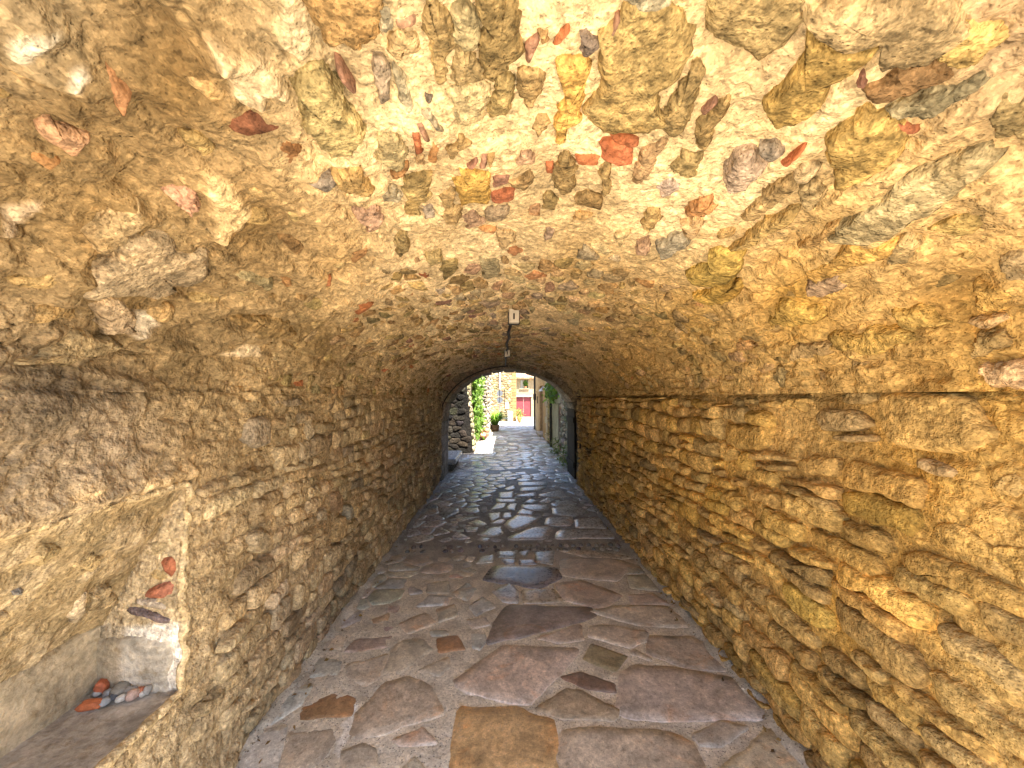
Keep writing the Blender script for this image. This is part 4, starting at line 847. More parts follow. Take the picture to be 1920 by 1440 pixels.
# filling behind the voussoirs
fillm = MB(); n = len(prof); V = []
for y in (Y1 + .03, Y2 - .03):
    for p in prof: V.append((AXC + (p[0] - AXC) * 1.03, y, AZ + (p[1] - AZ) * 1.03 if p[1] > AZ else p[1]))
    for p in prof: o_ = outer(p); V.append((o_[0], y, o_[1]))
Fc = []
for i in range(n - 1):
    Fc += [(i, i + 1, n + i + 1, n + i), (2 * n + i, 3 * n + i, 3 * n + i + 1, 2 * n + i + 1), (i, 2 * n + i, 2 * n + i + 1, i + 1)]
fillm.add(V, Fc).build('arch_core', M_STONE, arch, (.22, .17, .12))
def wedge(p0, p1, q0, q1, name, tint, y0=Y1, y1=Y2):
    c = np.array([*p0, *p1, *q0, *q1]).reshape(4, 2); cc = c.mean(0); c = cc + (c - cc) * .965; j = lambda: RNG.normal(0, .008)
    V = [(x + j(), y + j(), z + j()) for y in (y0, y1) for x, z in (c[0], c[1], c[3], c[2])]
    b = MB().add(V, [(0, 1, 2, 3), (7, 6, 5, 4), (0, 4, 5, 1), (1, 5, 6, 2), (2, 6, 7, 3), (3, 7, 4, 0)])
    b.build(name, M_STONE, arch, tint, bevel=.012)
va = np.linspace(math.pi, 0, 18)
for a0, a1 in zip(va[:-1], va[1:]):
    pt = lambda a, k: (AXC + AA * k * math.cos(a), AZ + AB * (k * 1.02 if k > 1 else k) * math.sin(a))
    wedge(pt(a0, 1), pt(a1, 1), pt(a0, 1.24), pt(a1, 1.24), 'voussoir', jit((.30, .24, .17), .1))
for sx in (-1, 1):
    z = 0.0
    for h in (.30, .24, .33, .25):
        z1 = min(z + h, AZ); xa = AXC + sx * AA; xb = xa + sx * .3
        wedge((xa, z), (xa, z1), (xb, z), (xb, z1), 'jamb_block', jit((.36, .32, .26), .1)); z = z1
# rebate on the right between wall and arch, recess shade painted into its tint
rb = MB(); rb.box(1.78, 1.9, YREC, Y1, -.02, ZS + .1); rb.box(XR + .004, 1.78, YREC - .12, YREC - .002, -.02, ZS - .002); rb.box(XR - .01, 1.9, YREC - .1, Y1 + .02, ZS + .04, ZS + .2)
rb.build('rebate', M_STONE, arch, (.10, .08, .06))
gate = empty('wooden_gate', (1.36, 7.7, 0), 'dark old wooden gate leaf folded open against the right side of the end arch', 'gate')
for k in range(5):
    b = MB(); y = 7.32 + k * .165; b.box(1.338, 1.372, y, y + .158, .04, 1.40 - .0 * k); b.build('plank', M_DARKW, gate, (.022, .017, .012), bevel=.004)
b = MB()
for z in (.25, 1.1): b.box(1.318, 1.337, 7.33, 8.12, z, z + .10)
b.build('ledge', M_DARKW, gate, (.018, .014, .010))
house = empty('stone_house', (0, 4, 0), 'tall stone house that the vaulted passage runs through', 'house')
hm = MB(); HH = 5.6
hm.box(-7, -1.80, Y0 + .01, Y2 - .04, -.05, HH); hm.box(2.0, 7, Y0 + .01, Y2 - .04, -.05, HH); hm.box(-1.80, 2.0, Y0 + .01, Y2 - .04, 2.42, HH)
hm.build('house_mass', M_OUT, house, (.42, .34, .22))
def facade(y, prof, name):
    b = MB(); n = len(prof); V = [(p[0], y, p[1]) for p in prof]
    for p in prof:
        dx, dz = p[0] - VXC, p[1] - 1.0; k = 1 / max(abs(dx) / 2.1, abs(dz) / 1.75, .01) if p[1] > 1.0 else 0
        V.append((VXC + dx * k, y, 1.0 + dz * k) if k else (VXC + math.copysign(2.1, dx), y, p[1]))
    b.add(V, [(i, i + 1, n + i + 1, n + i) for i in range(n - 1)]).build(name, M_OUT, house, (.46, .37, .24))
facade(Y0, [(XL, 0)] + [(VXC + VA * math.cos(a), ZS + VB * math.sin(a)) for a in np.linspace(math.pi, 0, 25)] + [(XR, 0)], 'facade')
rf = MB(); rf.add([(-7.3, Y0 - .4, HH - .1), (7.3, Y0 - .4, HH - .1), (7.3, Y2 + .35, HH - .1), (-7.3, Y2 + .35, HH - .1), (-7.3, 3.9, HH + .9), (7.3, 3.9, HH + .9)], [(0, 1, 5, 4), (3, 4, 5, 2), (0, 4, 3), (1, 2, 5), (0, 3, 2, 1)])
rf.build('roof', M_TILE, house, (.40, .20, .11))
# ================================================================== THE LANE BEYOND THE ARCH
class XFace:                                   # vertical face at constant x, u = y, v = z
    def __init__(s, x, sg): s.x, s.sg = x, sg
    def pos(s, uv):
        o = np.zeros(len(uv)); return np.stack([o + s.x, uv[:, 0], uv[:, 1]], 1), np.stack([o + s.sg, o, o], 1)
class YFace:                                   # vertical face at constant y looking to the camera
    def __init__(s, y): s.y = y
    def pos(s, uv):
        o = np.zeros(len(uv)); return np.stack([uv[:, 0], o + s.y, uv[:, 1]], 1), np.stack([o, o - 1, o], 1)
def rubble(surf, parent, u0, u1, v0, v1, su, sv, cols, seed, mat=M_OUT, inside=None, proud=(.02, .05), gap=.02, cap=300, name='stone', N=12):
    st = Stones(surf, base_zero)
    for p in voronoi_polys(u0, u1, v0, v1, su, sv, .8, seed):
        p[:, 0] = np.clip(p[:, 0], u0, u1); p[:, 1] = np.clip(p[:, 1], v0, v1)
        if abs(area(p)) < .25 * su * sv * .5: continue
        if inside and not inside(p): continue
        st.add(shrink(p, gap), proud=RNG.uniform(*proud), tint=jit(cols[RNG.integers(len(cols))], .16), name=name, mat=mat, N=N, rings=(.55, .85, 1.0), p=4, sink=.03, rough=.008, rfreq=12, cut=1, wob=.09, tilt=.08, q=.12, fall=.9, bev=.018)
    if st.items: st.build(parent, cap)
def leaves(name, pts, nrm, size, cols, parent, seed, droop=.3):
    r = np.random.default_rng(seed); n = len(pts); V = np.zeros((n, 4, 3)); T = np.zeros((n, 4, 3))
    a = r.normal(0, 1, (n, 3)); a[:, 2] -= droop; a -= (a * nrm).sum(1)[:, None] * nrm * .6; a /= np.linalg.norm(a, axis=1)[:, None]
    b = np.cross(a, nrm + r.normal(0, .5, (n, 3))); b /= np.linalg.norm(b, axis=1)[:, None]
    s = size * r.uniform(.6, 1.4, n)[:, None]
    V[:, 0] = pts; V[:, 1] = pts + a * s * .5 + b * s * .34; V[:, 2] = pts + a * s; V[:, 3] = pts + a * s * .5 - b * s * .34
    c = np.array(cols)[r.integers(len(cols), size=n)] * r.uniform(.7, 1.3, (n, 1)); T[:] = c[:, None]
    me = mesh_np(name, V.reshape(-1, 3), np.arange(n * 4).reshape(-1, 4), None, T.reshape(-1, 3), False)
    return link(name, me, M_LEAF, parent)
GRN = [(.09, .17, .02), (.12, .22, .03), (.07, .13, .02), (.17, .26, .04)]
SHADE_DARKS = [(.020, .018, .013), (.028, .023, .016), (.016, .014, .012), (.036, .030, .021)]  # dark stone tones pushed near black: the buttress's deep shade is in them
WARM = [(.32, .24, .13), (.37, .29, .15), (.25, .19, .11), (.42, .33, .19), (.29, .21, .10)]

# ---- battered buttress on the left, front coloured dark for its deep shade
but = empty('buttress', (-1.6, 11.2, 0), 'shade-darkened battered rubble buttress standing left of the lane just outside the arch', 'buttress')
edge = lambda z: -.86 - .10 * z
bm = MB(); bm.add([(-3.2, 10.94, -.05), (-.87, 10.94, -.05), (-1.27, 10.94, 4), (-3.2, 10.94, 4), (-3.2, 11.7, -.05), (-.87, 11.7, -.05), (-1.27, 11.7, 4), (-3.2, 11.7, 4)], [(0, 1, 2, 3), (1, 5, 6, 2), (3, 2, 6, 7), (4, 0, 3, 7), (5, 4, 7, 6)])
bm.build('core', M_STONE, but, (.016, .014, .012))  # core tinted with the same shade as the front stones
rubble(YFace(10.94), but, -2.0, -.80, .0, 3.2, .27, .16, SHADE_DARKS, 21, M_STONE, lambda p: centroid(p)[0] < edge(centroid(p)[1]) - .07 and p[:, 0].max() < edge(p[:, 1].mean()) + .03, (.012, .035), .004)
class Batter:
    def pos(s, uv):
        o = np.zeros(len(uv)); n = np.array([1, 0, .1]); n /= np.linalg.norm(n)
        return np.stack([edge(uv[:, 1]), uv[:, 0], uv[:, 1]], 1), np.tile(n, (len(uv), 1))
rubble(Batter(), but, 10.95, 11.7, .02, 3.2, .25, .16, [(.26, .25, .14), (.30, .26, .17)], 22, M_STONE)
# ---- stone bench
bench = empty('stone_bench', (-1.4, 8.9, 0), 'low grey stone slab bench outside the arch on the left', 'bench')
def slab_box(name, x0, x1, y0, y1, z0, z1, par, tint, mat, bev=.03):
    b = MB(); b.box(x0, x1, y0, y1, z0, z1); return b.build(name, mat, par, tint, bevel=bev)
slab_box('seat_slab', -1.9, -1.02, 8.22, 9.5, .16, .29, bench, (.34, .34, .34), M_SLABFAR, .035)
slab_box('base', -1.9, -1.10, 8.30, 9.42, -.03, .162, bench, (.14, .13, .11), M_STONE, .03)
# ---- creeper wall and rubble house on the left
lh = empty('rubble_house', (-2.5, 15, 0), 'sunlit rubble house on the left of the lane with a tiled canopy', 'house')
b = MB(); b.box(-6, -1.0, 11.72, 15.0, -.05, 4.2); b.box(-6, -.64, 15.0, 18.6, -.05, 4.6); b.build('wall', M_OUT, lh, (.26, .22, .15))
rubble(XFace(-1.0, 1), lh, 11.8, 15.0, .0, 4.1, .30, .18, WARM, 24, M_OUT, name='stone', N=10)
rubble(YFace(15.0), lh, -1.0, -.64, .0, 4.5, .20, .13, [(.34, .31, .25), (.26, .24, .20), (.42, .38, .29), (.22, .20, .17)], 25, M_OUT, N=10)
rubble(XFace(-.64, 1), lh, 15.0, 18.6, .0, 4.5, .30, .17, [(.40, .36, .28), (.32, .28, .22)], 26, M_OUT, N=10)
b = MB()
for k in range(4): b.tube([(-1.42 + k * .15, 14.55, 2.27), (-1.42 + k * .15, 15.0, 2.42)], .06, 8)
b.box(-1.50, -.86, 14.56, 15.0, 2.19, 2.23); b.build('canopy', M_TILE, lh, (.36, .30, .26))
r = np.random.default_rng(5); n = 3800
cr = empty('creeper', (-.95, 13, 0), 'bright green creeper covering the sunlit wall past the dark buttress', 'creeper')
zz = r.uniform(.35, 3.6, n); yy = r.uniform(11.75, 14.9, n); m = fbm(np.stack([yy, zz, 0 * yy], 1), 1.3, 3, 7) > -.12; zz, yy = zz[m], yy[m]
pts = np.stack([-.98 + np.abs(r.normal(0, .09, len(zz))), yy, zz], 1)
leaves('foliage', pts, np.tile([.8, -.5, .3], (len(pts), 1)), .13, GRN, cr, 6)
b = MB()
for k in range(5): b.tube([(-.96, 12 + k * .6, 0), (-.95, 12.1 + k * .55, .8), (-.96, 12 + k * .6, 1.9), (-.97, 12.2 + k * .5, 2.8)], [.022, .018, .014, .006], 6)
b.build('stem', M_WOOD, cr, (.16, .11, .07))
# old roots and broken stones heaped at the wall foot
hp = empty('stone_heap', (-.80, 14.5, 0), 'heap of reddish stones at the foot of the creeper wall', 'stone heap')
def blob(name, c, rx, ry, rz, tint, mat, parent=None, seed=0, ang=.25, n=12, m=8, rot=0.0):
    V = []; cs, sn = math.cos(rot), math.sin(rot)
    for i in range(m + 1):
        th = math.pi * i / m
        for k in range(n):
            a = 2 * math.pi * k / n; V.append((math.sin(th) * math.cos(a), math.sin(th) * math.sin(a), math.cos(th)))
    V = np.array(V); nz = 1 + ang * fbm(V + seed * 3.1, 1.3, 3, 90)
    V = np.sign(V) * np.abs(V) ** (1 - ang * .5) * nz[:, None] * np.array([rx, ry, rz])
    X = V[:, 0] * cs - V[:, 1] * sn; Yv = V[:, 0] * sn + V[:, 1] * cs
    V = np.stack([X, Yv, V[:, 2]], 1); V[:, 2] -= V[:, 2].min()
    i = np.arange(m)[:, None] * n; k = np.arange(n)[None]
    q = np.stack([i + k, i + n + k, i + n + (k + 1) % n, i + (k + 1) % n], -1).reshape(-1, 4)
    me = mesh_np(name, V, q, None, tint, ang < .3); o = link(name, me, mat, parent); o.location = np.array(c) - (np.array(parent.location) if parent else 0)
    if parent: o.matrix_parent_inverse = Matrix.Identity(4)
    return o
for k in range(9):
    blob('stone', (-.86 + .28 * r.random(), 14.1 + .8 * r.random(), .0 + .12 * (k % 3)), .11, .13, .08, jit((.42, .24, .15), .15), M_OUT, hp, k, .35)
# ---- strappy plant in a tub, sign post
ag = empty('potted_plant', (-.42, 17.9, 0), 'large strappy green plant in a brown tub at the corner of the rubble house', 'plant')
V = []; Q = []; T = []
for k in range(230):
    a = r.uniform(0, 2 * math.pi); L = r.uniform(1.0, 1.75); up = r.uniform(.6, 1.35); w = .028; p = np.array([-.42 + .12 * math.cos(a), 17.9 + .12 * math.sin(a), .28]); side = np.array([-math.sin(a), math.cos(a), 0]) * w; c = np.array(GRN[r.integers(4)]) * r.uniform(.9, 1.6); b0 = len(V)
    for i in range(6):
        t = i / 5; q = p + np.array([math.cos(a) * .52, math.sin(a) * .52, 0]) * L * t * (.5 + .5 * t) + np.array([0, 0, 1]) * L * up * (t - .78 * t * t); ww = (1 - t) ** .6
        V += [q - side * ww, q + side * ww]; T += [c, c]
        if i: Q.append((b0 + 2 * i - 2, b0 + 2 * i - 1, b0 + 2 * i + 1, b0 + 2 * i))
link('foliage', mesh_np('foliage', V, np.array(Q), None, np.array(T), False), M_LEAF, ag)
b = MB(); b.lathe([(.17, 0), (.20, .15), (.23, .30), (.21, .30), (.19, .26)], (-.42, 17.9, 0), 18); b.build('tub', M_WOOD, ag, (.22, .13, .07), True)
sp = empty('road_sign', (-.24, 22, 0), 'grey backs of two round road signs one above the other on a thin post', 'sign')
b = MB(); b.tube([(-.24, 22, -.05), (-.24, 22, 2.02)], .022, 8); b.build('post', M_METAL, sp, smooth=True)
for z in (1.80, 1.42):
    b = MB(); b.tube([(-.24, 22.025, z), (-.24, 22.045, z)], .175, 24); b.box(-.27, -.21, 22.0, 22.03, z - .05, z + .05); b.build('disc', M_METAL, sp)
# ---- far stone house facing the passage
fh = empty('stone_house', (-1, 26, 0), 'sunlit warm stone house that closes the lane, with big corner stones', 'house')
b = MB(); b.box(-5, .79, 25.0, 30, -.05, 6.5); b.build('wall', M_OUT, fh, (.27, .21, .12))
rubble(YFace(25.0), fh, -1.5, .52, .0, 3.8, .27, .15, WARM, 31, M_OUT, None, (.015, .04), .016, 300, 'stone', 10)
z = 0
for k in range(18):
    h = .21; x0 = .52 - (.10 if k % 2 else 0); slab_box('quoin', x0, .80, 24.965, 25.2, z + .008, z + h - .008, fh, jit((.32, .21, .09), .1), M_OUT, .015); z += h
b = MB(); b.tube([(-.27, 24.93, 2.1), (-.27, 24.93, 6)], .05, 10); b.build('downpipe', M_WHITE, fh)
b = MB(); b.tube([(.05, 24.95, 1.2), (.05, 24.95, 2.15)], .016, 6); b.build('conduit', M_DARKM, fh)
mb_ = MB(); mb_.box(.09, .27, 24.88, 24.98, .84, 1.24); mbo = mb_.build('meter_box', M_WHITE, fh, bevel=.01)
b = MB(); b.tube([(.18, 24.87, 1.12), (.18, 24.875, 1.12)], .035, 12); b.build('dial', M_DARKM, mbo)
cab = empty('cabinet', (.40, 24.85, 0), 'plain white metal cabinet standing against the stone house', 'cabinet')
b = MB(); b.box(.24, .56, 24.76, 24.95, .06, .66); b.build('body', M_WHITE, cab, bevel=.01)
b = MB(); b.box(.26, .54, 24.745, 24.758, .09, .63); b.build('door', M_WHITE, cab, bevel=.004)
b = MB(); b.box(.25, .55, 24.78, 24.93, -.02, .06); b.build('plinth', M_DARKM, cab)
tb = empty('metal_stool', (.05, 22.6, 0), 'small thin legged metal stool by the stone house', 'stool')
b = MB(); b.box(-.17, .30, 22.45, 22.8, .33, .36); b.build('seat', M_METAL, tb)
for x in (-.14, .27):
    for y in (22.48, 22.77):
        b = MB(); b.tube([(x, y, -.03), (x, y, .33)], .013, 6); b.build('leg', M_METAL, tb)
# ---- gate house behind
gh = empty('gate_house', (2, 33, 0), 'pale plastered house with a red gate under a tiled eave', 'house')
b = MB(); b.box(.80, .95, 31, 33, -.05, 3.12); b.box(2.19, 5, 31, 33, -.05, 3.12); b.box(.95, 2.19, 31, 33, 1.60, 2.30); b.box(.95, 1.33, 31, 33, 2.30, 3.12); b.box(1.93, 2.19, 31, 33, 2.30, 3.12); b.box(1.33, 1.93, 31, 33, 2.97, 3.12); b.box(1.33, 1.93, 31.35, 33, 2.30, 2.97); b.build('wall', M_OUT, gh, (.34, .28, .18))
slab_box('lintel', .86, 2.28, 30.93, 31.1, 1.60, 1.70, gh, (.55, .46, .32), M_OUT, .01)
g = MB(); g.box(.96, 1.57, 31.10, 31.16, .02, 1.59); gl = g.build('gate_leaf', M_WOOD, gh, (.20, .035, .045)); g = MB(); g.box(1.58, 2.18, 31.10, 31.16, .02, 1.59); gr = g.build('gate_leaf', M_WOOD, gh, (.20, .035, .045))
for lf, x0 in ((gl, .96), (gr, 1.58)):
    for k in range(4): b = MB(); b.box(x0 + .01 + k * .15, x0 + .15 + k * .15, 31.07, 31.098, .06, 1.56); b.build('plank', M_WOOD, lf, jit((.30, .07, .085), .06))
slab_box('window_sill', 1.24, 2.02, 30.90, 31.05, 2.20, 2.26, gh, (.40, .33, .24), M_OUT, .008)
b = MB(); b.box(1.36, 1.90, 31.25, 31.30, 2.32, 2.95); w_ = b.build('window', M_WHITE, gh); b = MB(); b.box(1.41, 1.85, 31.235, 31.248, 2.37, 2.90); b.build('pane', M_GLASS, w_)
wp = empty('window_plant', (1.75, 31.02, 2.26), 'bushy green plant on the window sill above the red gate', 'plant')
p3 = r.normal(0, 1, (350, 3)); p3 = p3 / np.linalg.norm(p3, axis=1)[:, None] * r.uniform(.3, 1, (350, 1)) * [.17, .10, .26] + [1.74, 31.0, 2.68]
leaves('foliage', p3, np.tile([0, -.7, .6], (350, 1)), .10, GRN, wp, 8)
b = MB(); b.lathe([(.07, 0), (.095, .16), (.08, .16)], (1.74, 30.99, 2.262), 12); b.build('pot', M_TERRA, wp, smooth=True)
for k in range(13):
    x = .86 + k * .16; b = MB(); b.tube([(x, 30.62, 3.11), (x, 33.0, 3.75)], .075, 10); b.build('roof_tile', M_TILE, gh, jit((.44, .30, .19), .12))
b = MB(); b.add([(.7, 30.68, 3.06), (5, 30.68, 3.06), (5, 33.1, 3.68), (.7, 33.1, 3.68), (.7, 30.68, 3.10), (5, 30.68, 3.10), (5, 33.1, 3.72), (.7, 33.1, 3.72)], [(0, 3, 2, 1), (4, 5, 6, 7), (0, 1, 5, 4), (1, 2, 6, 5), (2, 3, 7, 6), (3, 0, 4, 7)]); b.build('roof', M_TILE, gh, (.40, .27, .17))
# pots in the sun
pt = empty('flower_pot', (.98, 24.6, 0), 'pale terracotta pot with reddish flowers at the corner of the stone house', 'plant pot')
b = MB(); b.lathe([(.10, 0), (.15, .22), (.17, .30), (.14, .30)], (.98, 24.6, 0), 16); b.build('pot', M_TERRA, pt, smooth=True)
p3 = r.normal(0, 1, (260, 3)) * [.11, .09, .15] + [.98, 24.6, .52]; leaves('foliage', p3, np.tile([0, -.7, .6], (260, 1)), .08, GRN + [(.45, .16, .05), (.5, .22, .08)], pt, 9)
p2 = empty('flower_pot', (.95, 23.4, 0), 'small bright orange red pot on the paving before the red gate', 'plant pot')
b = MB(); b.lathe([(.07, 0), (.10, .15), (.11, .20), (.09, .20)], (.95, 23.4, 0), 14); b.build('pot', M_TERRA, p2, smooth=True)
p3 = r.normal(0, 1, (60, 3)) * [.05, .05, .05] + [.95, 23.4, .25]; leaves('foliage', p3, np.tile([0, -.7, .6], (60, 1)), .06, GRN + [(.5, .12, .04)], p2, 10)
# ---- houses on the right, whose shade covers the lane
XH = 1.55
oh = empty('rendered_house', (3, 16.5, 0), 'ochre rendered house on the right of the lane with a brown door', 'house')
b = MB(); b.box(XH, 6, 13.5, 15.30, -.05, 4.6); b.box(XH, 6, 16.75, 18.9, -.05, 4.6); b.box(XH, 6, 15.30, 16.75, 2.06, 4.6); b.box(XH + .25, 6, 15.30, 16.75, -.05, 2.06); b.build('wall', M_RENDER, oh, (.40, .27, .13))
b = MB(); b.box(XH + .12, XH + .2, 15.34, 16.71, .12, 2.05); d_ = b.build('door', M_WOOD, oh, (.16, .08, .035)); b = MB(); b.box(XH + .085, XH + .12, 15.5, 15.53, .95, 1.08); b.build('handle', M_DARKM, d_)
slab_box('step', XH - .16, XH + .2, 15.25, 16.8, -.02, .12, oh, (.38, .34, .28), M_OUT, .02)
z = 0
for k in range(11):
    h = .36 if k % 2 else .26; slab_box('quoin', XH - .03, XH + .1, 13.52, 13.52 + (.55 if k % 2 else .85), z + .006, z + h - .006, oh, jit((.46, .40, .30), .1), M_OUT, .015); z += h
b = MB(); b.tube([(XH - .05, 18.86, 0), (XH - .05, 18.86, 4.5)], .045, 10); b.build('downpipe', M_DARKM, oh)
b = MB(); b.box(XH - .35, 6.2, 13.45, 19.1, 4.6, 4.72); b.build('eave', M_TILE, oh, (.4, .24, .15))
ln = empty('wall_lantern', (XH - .12, 17.7, 1.6), 'dark narrow wall lantern beside the brown door', 'lantern')
b = MB(); b.box(XH - .03, XH - .001, 17.64, 17.76, 1.30, 1.62); b.build('back_plate', M_DARKM, ln)
b = MB(); b.lathe([(.03, 0), (.065, .05), (.075, .28), (.03, .36), (.012, .42)], (XH - .14, 17.7, 1.42), 6); b.build('lamp_body', M_DARKM, ln)
b = MB(); b.tube([(XH - .03, 17.7, 1.80), (XH - .09, 17.7, 1.88), (XH - .14, 17.7, 1.83)], .012, 6); b.build('bracket', M_DARKM, ln)
nh = empty('rubble_cottage', (3, 10.8, 0), 'mossy rubble and grey plaster cottage on the right just past the arch', 'house')
b = MB(); b.box(XH + .01, 6, Y2 + .02, 10.42, -.05, 4.3); b.box(XH, 6, 10.95, 13.49, -.05, 4.3); b.box(XH, 6, 10.42, 10.95, 1.42, 4.3); b.box(XH + .2, 6, 10.42, 10.95, -.05, 1.42); b.build('wall', M_RENDER, nh, (.30, .28, .20))
b = MB(); b.box(XH + .03, XH + .1, 10.44, 10.93, .10, 1.41); b.build('door', M_WOOD, nh, (.16, .035, .03))
rubble(XFace(XH + .005, -1), nh, Y2 + .03, 10.40, .0, 3.2, .22, .14, [(.26, .23, .16), (.34, .29, .20), (.20, .19, .14), (.40, .34, .24)], 33, M_STONE, None, (.03, .08), .02)
rubble(XFace(XH, -1), nh, 12.5, 13.48, .0, 3.6, .24, .15, WARM, 34, M_OUT, None, (.02, .04), .015)
b = MB(); b.tube([(XH - .05, 12.35, 0), (XH - .05, 12.35, 4.2)], .04, 10); b.build('downpipe', M_DARKM, nh)
b = MB(); b.box(XH - .3, 6.2, 8.5, 13.44, 4.3, 4.42); b.build('eave', M_TILE, nh, (.4, .24, .15))
hg = empty('hanging_plant', (XH - .1, 11.4, 1.9), 'green leafy plant hanging from the cottage wall above the red door', 'plant')
p3 = r.normal(0, 1, (420, 3)) * [.07, .32, .17] + [XH - .14, 11.4, 1.80]; p3[:, 0] = np.minimum(p3[:, 0], XH - .03)
leaves('foliage', p3, np.tile([-.7, -.5, .3], (420, 1)), .11, GRN, hg, 12, .8)
b = MB(); b.lathe([(.06, 0), (.09, .12), (.08, .12)], (XH - .11, 11.4, 1.72), 10); b.build('pot', M_TERRA, hg, smooth=True)
wl_ = empty('wall_lamp', (XH, 13.3, 1.85), 'white curved wall lamp arm near the cottage corner', 'lamp')
b = MB(); b.tube([(XH - .005, 13.3, 1.72), (XH - .10, 13.3, 1.90), (XH - .2, 13.3, 1.94), (XH - .27, 13.3, 1.86)], .022, 8); b.build('arm', M_WHITE, wl_)
b = MB(); b.lathe([(.03, 0), (.085, -.09), (.07, -.09)], (XH - .27, 13.3, 1.88), 12); b.build('lamp_shade', M_WHITE, wl_)
ms = r.uniform(0, 1, (900, 3)); p3 = np.stack([XH - .05 - .18 * ms[:, 0] ** 2, 8.6 + 4.0 * ms[:, 1], .01 + .45 * ms[:, 2] ** 2.5], 1)
m = fbm(p3, 1.2, 3, 17) > -.05; p3 = p3[m]
wd = leaves('weeds', p3, np.tile([-.7, -.2, .7], (len(p3), 1)), .06, [(.09, .12, .03), (.12, .14, .04)], None, 14, -.4); tag(wd, kind='stuff')

# ================================================================== SMALL THINGS IN THE PASSAGE
def crown_z(y): 
    P = np.array([[VXC, y, ZS + VB]]); return float(ZS + VB - base_vault(P)[0] - .004)
for (px_, py_, y, w, lab) in ((966, 592, 2.77, .074, 'nearer white square box fixed to the crown of the vault'), (952, 658, 4.96, .070, 'farther small white box on the vault crown where the cable turns')):
    zc = crown_z(y); x = VXC + (.0 if y < 4 else -.03)
    o = empty('junction_box', (x, y, zc), lab, 'box', 'white boxes on the vault crown')
    b = MB(); b.box(x - w / 2, x + w / 2, y, y + .055, zc - .092, zc + .02); b.build('cover', M_PLASTIC, o, bevel=.006)
    b = MB(); b.box(x - w / 2 - .006, x + w / 2 + .006, y + .05, y + .065, zc - .10, zc + .02); b.build('back_plate', M_DARKM, o)
    b = MB(); b.tube([(x, y - .002, zc - .026), (x, y - .002, zc - .068)], .0055, 8); b.build('slot', M_DARKM, o)
pts = []
for y in np.linspace(2.84, 4.96, 14): pts.append((VXC - .02 + .012 * math.sin(7 * y) - .01 * (y - 2.8), y, crown_z(y) - .020 + .004 * math.sin(13 * y)))
for y in np.linspace(5.05, Y1 - .06, 8): pts.append((VXC - .045, y, crown_z(y) - .020))
for a in np.linspace(1.60, math.pi, 16): pts.append((AXC + (AA + .06) * math.cos(a), Y1 - .035, AZ + (AB + .06) * math.sin(a)))
b = MB(); b.tube(pts, .013, 6); tag(b.build('cable', M_CABLE, None, smooth=True), 'black cable running along the vault crown and down the end arch', 'cable')
# pebbles and shards lying in the niche
zf = NZ0 + .012
PB = [((680, 925), .022, .03, .026, (.44, .13, .06), .6, 'dark red pointed tile shard standing at the back of the pebble pile', 'shard'), ((765, 945), .036, .030, .022, (.27, .25, .21), .35, 'largest grey brown flat stone in the middle of the niche pile', 'stone'), ((612, 978), .026, .022, .018, (.32, .32, .31), .3, 'pale grey stone at the left end of the niche pile', 'stone'),
      ((662, 992), .020, .018, .016, (.30, .31, .32), .25, 'blue grey pebble left of the dark pebble in the niche', 'pebble'), ((702, 1008), .017, .016, .014, (.10, .11, .13), .2, 'nearly black pebble in the niche pile', 'pebble'), ((746, 1018), .021, .016, .013, (.56, .55, .51), .2, 'whitish oval pebble at the front of the niche pile', 'pebble'), ((815, 1000), .025, .020, .019, (.50, .36, .30), .3, 'pink rounded stone in the niche pile', 'stone'),
      ((795, 972), .016, .014, .012, (.52, .50, .46), .25, 'small cream pebble behind the pink stone', 'pebble'), ((832, 940), .022, .018, .018, (.33, .32, .30), .3, 'rough grey stone behind the pink stone', 'stone'), ((868, 932), .017, .016, .016, (.36, .35, .32), .3, 'grey pebble against the white niche end wall', 'pebble'), ((905, 945), .022, .016, .014, (.42, .16, .09), .5, 'red brick chip at the right end of the niche pile', 'shard'),
      ((908, 970), .019, .014, .017, (.38, .37, .34), .3, 'grey stone in front of the red brick chip', 'stone'), ((872, 992), .016, .011, .010, (.68, .67, .63), .2, 'smallest white pebble right of the pink stone', 'pebble'), ((552, 1062), .046, .020, .016, (.48, .15, .06), .6, 'long orange red tile shard lying apart in front of the pile', 'shard'), ((636, 1042), .024, .018, .015, (.32, .34, .36), .2, 'smooth blue grey pebble beside the long orange shard', 'pebble'),
      ((640, 950), .018, .015, .014, (.36, .35, .33), .3, 'rough grey pebble left of the pointed red shard', 'pebble'), ((720, 985), .015, .012, .012, (.24, .24, .25), .25, 'slate grey pebble tucked under the large flat stone', 'pebble'), ((845, 965), .013, .011, .010, (.44, .41, .36), .25, 'tiny tan pebble right of the pink stone', 'pebble'), ((600, 1070), .009, .008, .007, (.62, .60, .55), .2, 'very small white pebble by the tip of the long orange shard', 'pebble')]
for k, (c, rx, ry, rz, tint, ang, lab, nm) in enumerate(PB):
    rx, ry, rz = rx * .8, ry * .8, rz * .85
    qx, qy = Z((0, 1000), 3.2738, [c])[0]; P = on_floor(qx, qy, zf + rz * .7)
    o = blob(nm if nm != 'shard' else 'tile_shard', (max(P[0], NXB + rx * .8), min(P[1], NY - .03), zf), rx, ry, rz, tint, M_PEBBLE, None, k, ang, 14, 9, rot=.4 + .7 * k)
    tag(o, lab, 'tile shard' if nm == 'shard' else 'pebble', 'pebbles piled in the wall niche')
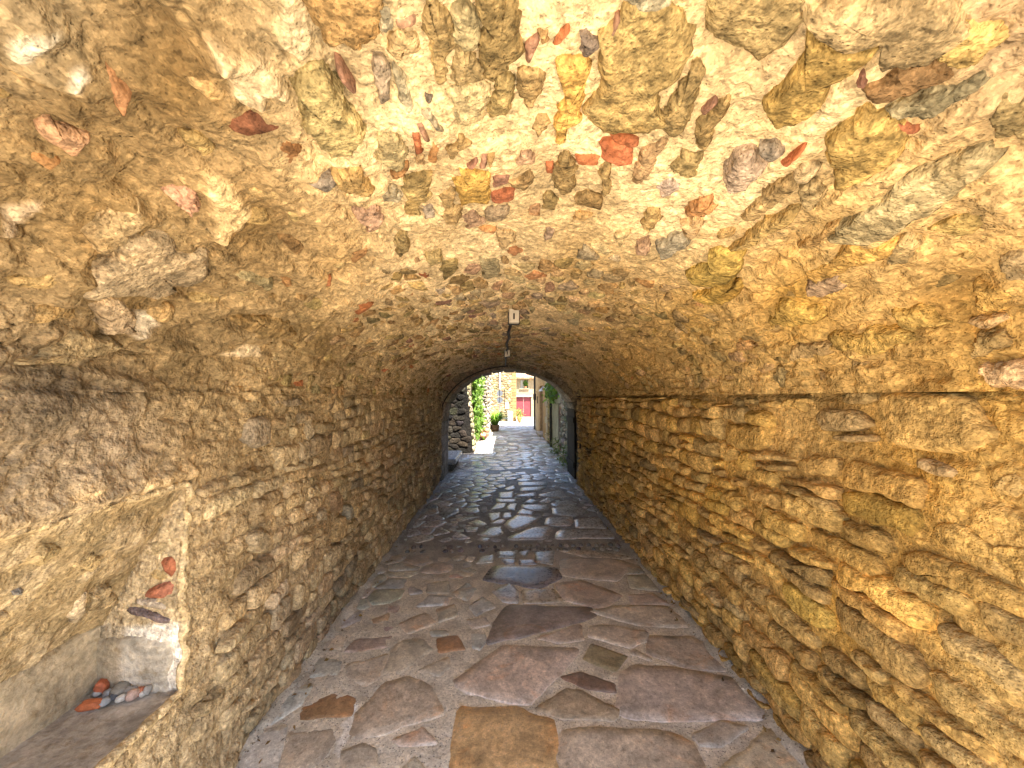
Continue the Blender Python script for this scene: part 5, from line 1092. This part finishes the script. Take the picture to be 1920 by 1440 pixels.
P = on_floor(568, 1271); tag(blob('pebble', (P[0], P[1], .002), .009, .008, .007, (.7, .68, .62), M_PEBBLE, None, 33, .2), 'tiny white pebble lying on the paving near the left wall', 'pebble')

r = np.random.default_rng(77); V = []; T3 = []; TT = []
for k in range(900):
    y = 1.4 + 6.2 * r.random() ** 1.6; sd = r.random() < .5; off = abs(r.normal(0, .045)) + .012
    x = XL + off if sd else XR - off; sz = r.uniform(.002, .007) if r.random() < .93 else r.uniform(.008, .016)
    b0 = len(V); c = np.array([x, y, sz * .4]); o8 = np.array([(1, 0, 0), (-1, 0, 0), (0, 1, 0), (0, -1, 0), (0, 0, .7), (0, 0, -.7)]) * sz * r.uniform(.6, 1.3, (6, 1))
    fl = base_floor(c[None])[0] + .02 * max(0, 1 - off / .06); V += list(c + o8 + [0, 0, fl]); col = np.array([(.5, .42, .3), (.3, .24, .16), (.6, .55, .45), (.16, .12, .08)][r.integers(4)]) * r.uniform(.7, 1.2); TT += [col] * 6
    T3 += [(b0 + a, b0 + b_, b0 + c_) for a, b_, c_ in ((0, 2, 4), (2, 1, 4), (1, 3, 4), (3, 0, 4), (2, 0, 5), (1, 2, 5), (3, 1, 5), (0, 3, 5))]
link('grit', mesh_np('grit', V, None, np.array(T3), np.array(TT), False), M_PEBBLE, None, 'stuff')

V = []; Q = []; TT = []
for k in range(130):
    y = 1.6 + 6 * r.random() ** 1.5; off = abs(r.normal(0, .06)) + .02; x = XL + off if r.random() < .55 else XR - off; a = r.uniform(0, 6.28); sz = r.uniform(.008, .02); b0 = len(V)
    fl = base_floor(np.array([[x, y, 0]]))[0] + .012; u = np.array([math.cos(a), math.sin(a), r.normal(0, .3)]); v = np.array([-math.sin(a), math.cos(a), r.normal(0, .3)]) * .45; c = np.array([x, y, fl])
    V += [c - u * sz, c + v * sz, c + u * sz, c - v * sz + [0, 0, sz * .3]]; Q.append((b0, b0 + 1, b0 + 2, b0 + 3)); TT += [np.array([(.22, .13, .06), (.30, .20, .09), (.12, .08, .05)][r.integers(3)])] * 4
link('leaf_litter', mesh_np('leaf_litter', V, np.array(Q), None, np.array(TT), False), M_LEAF, None, 'stuff')
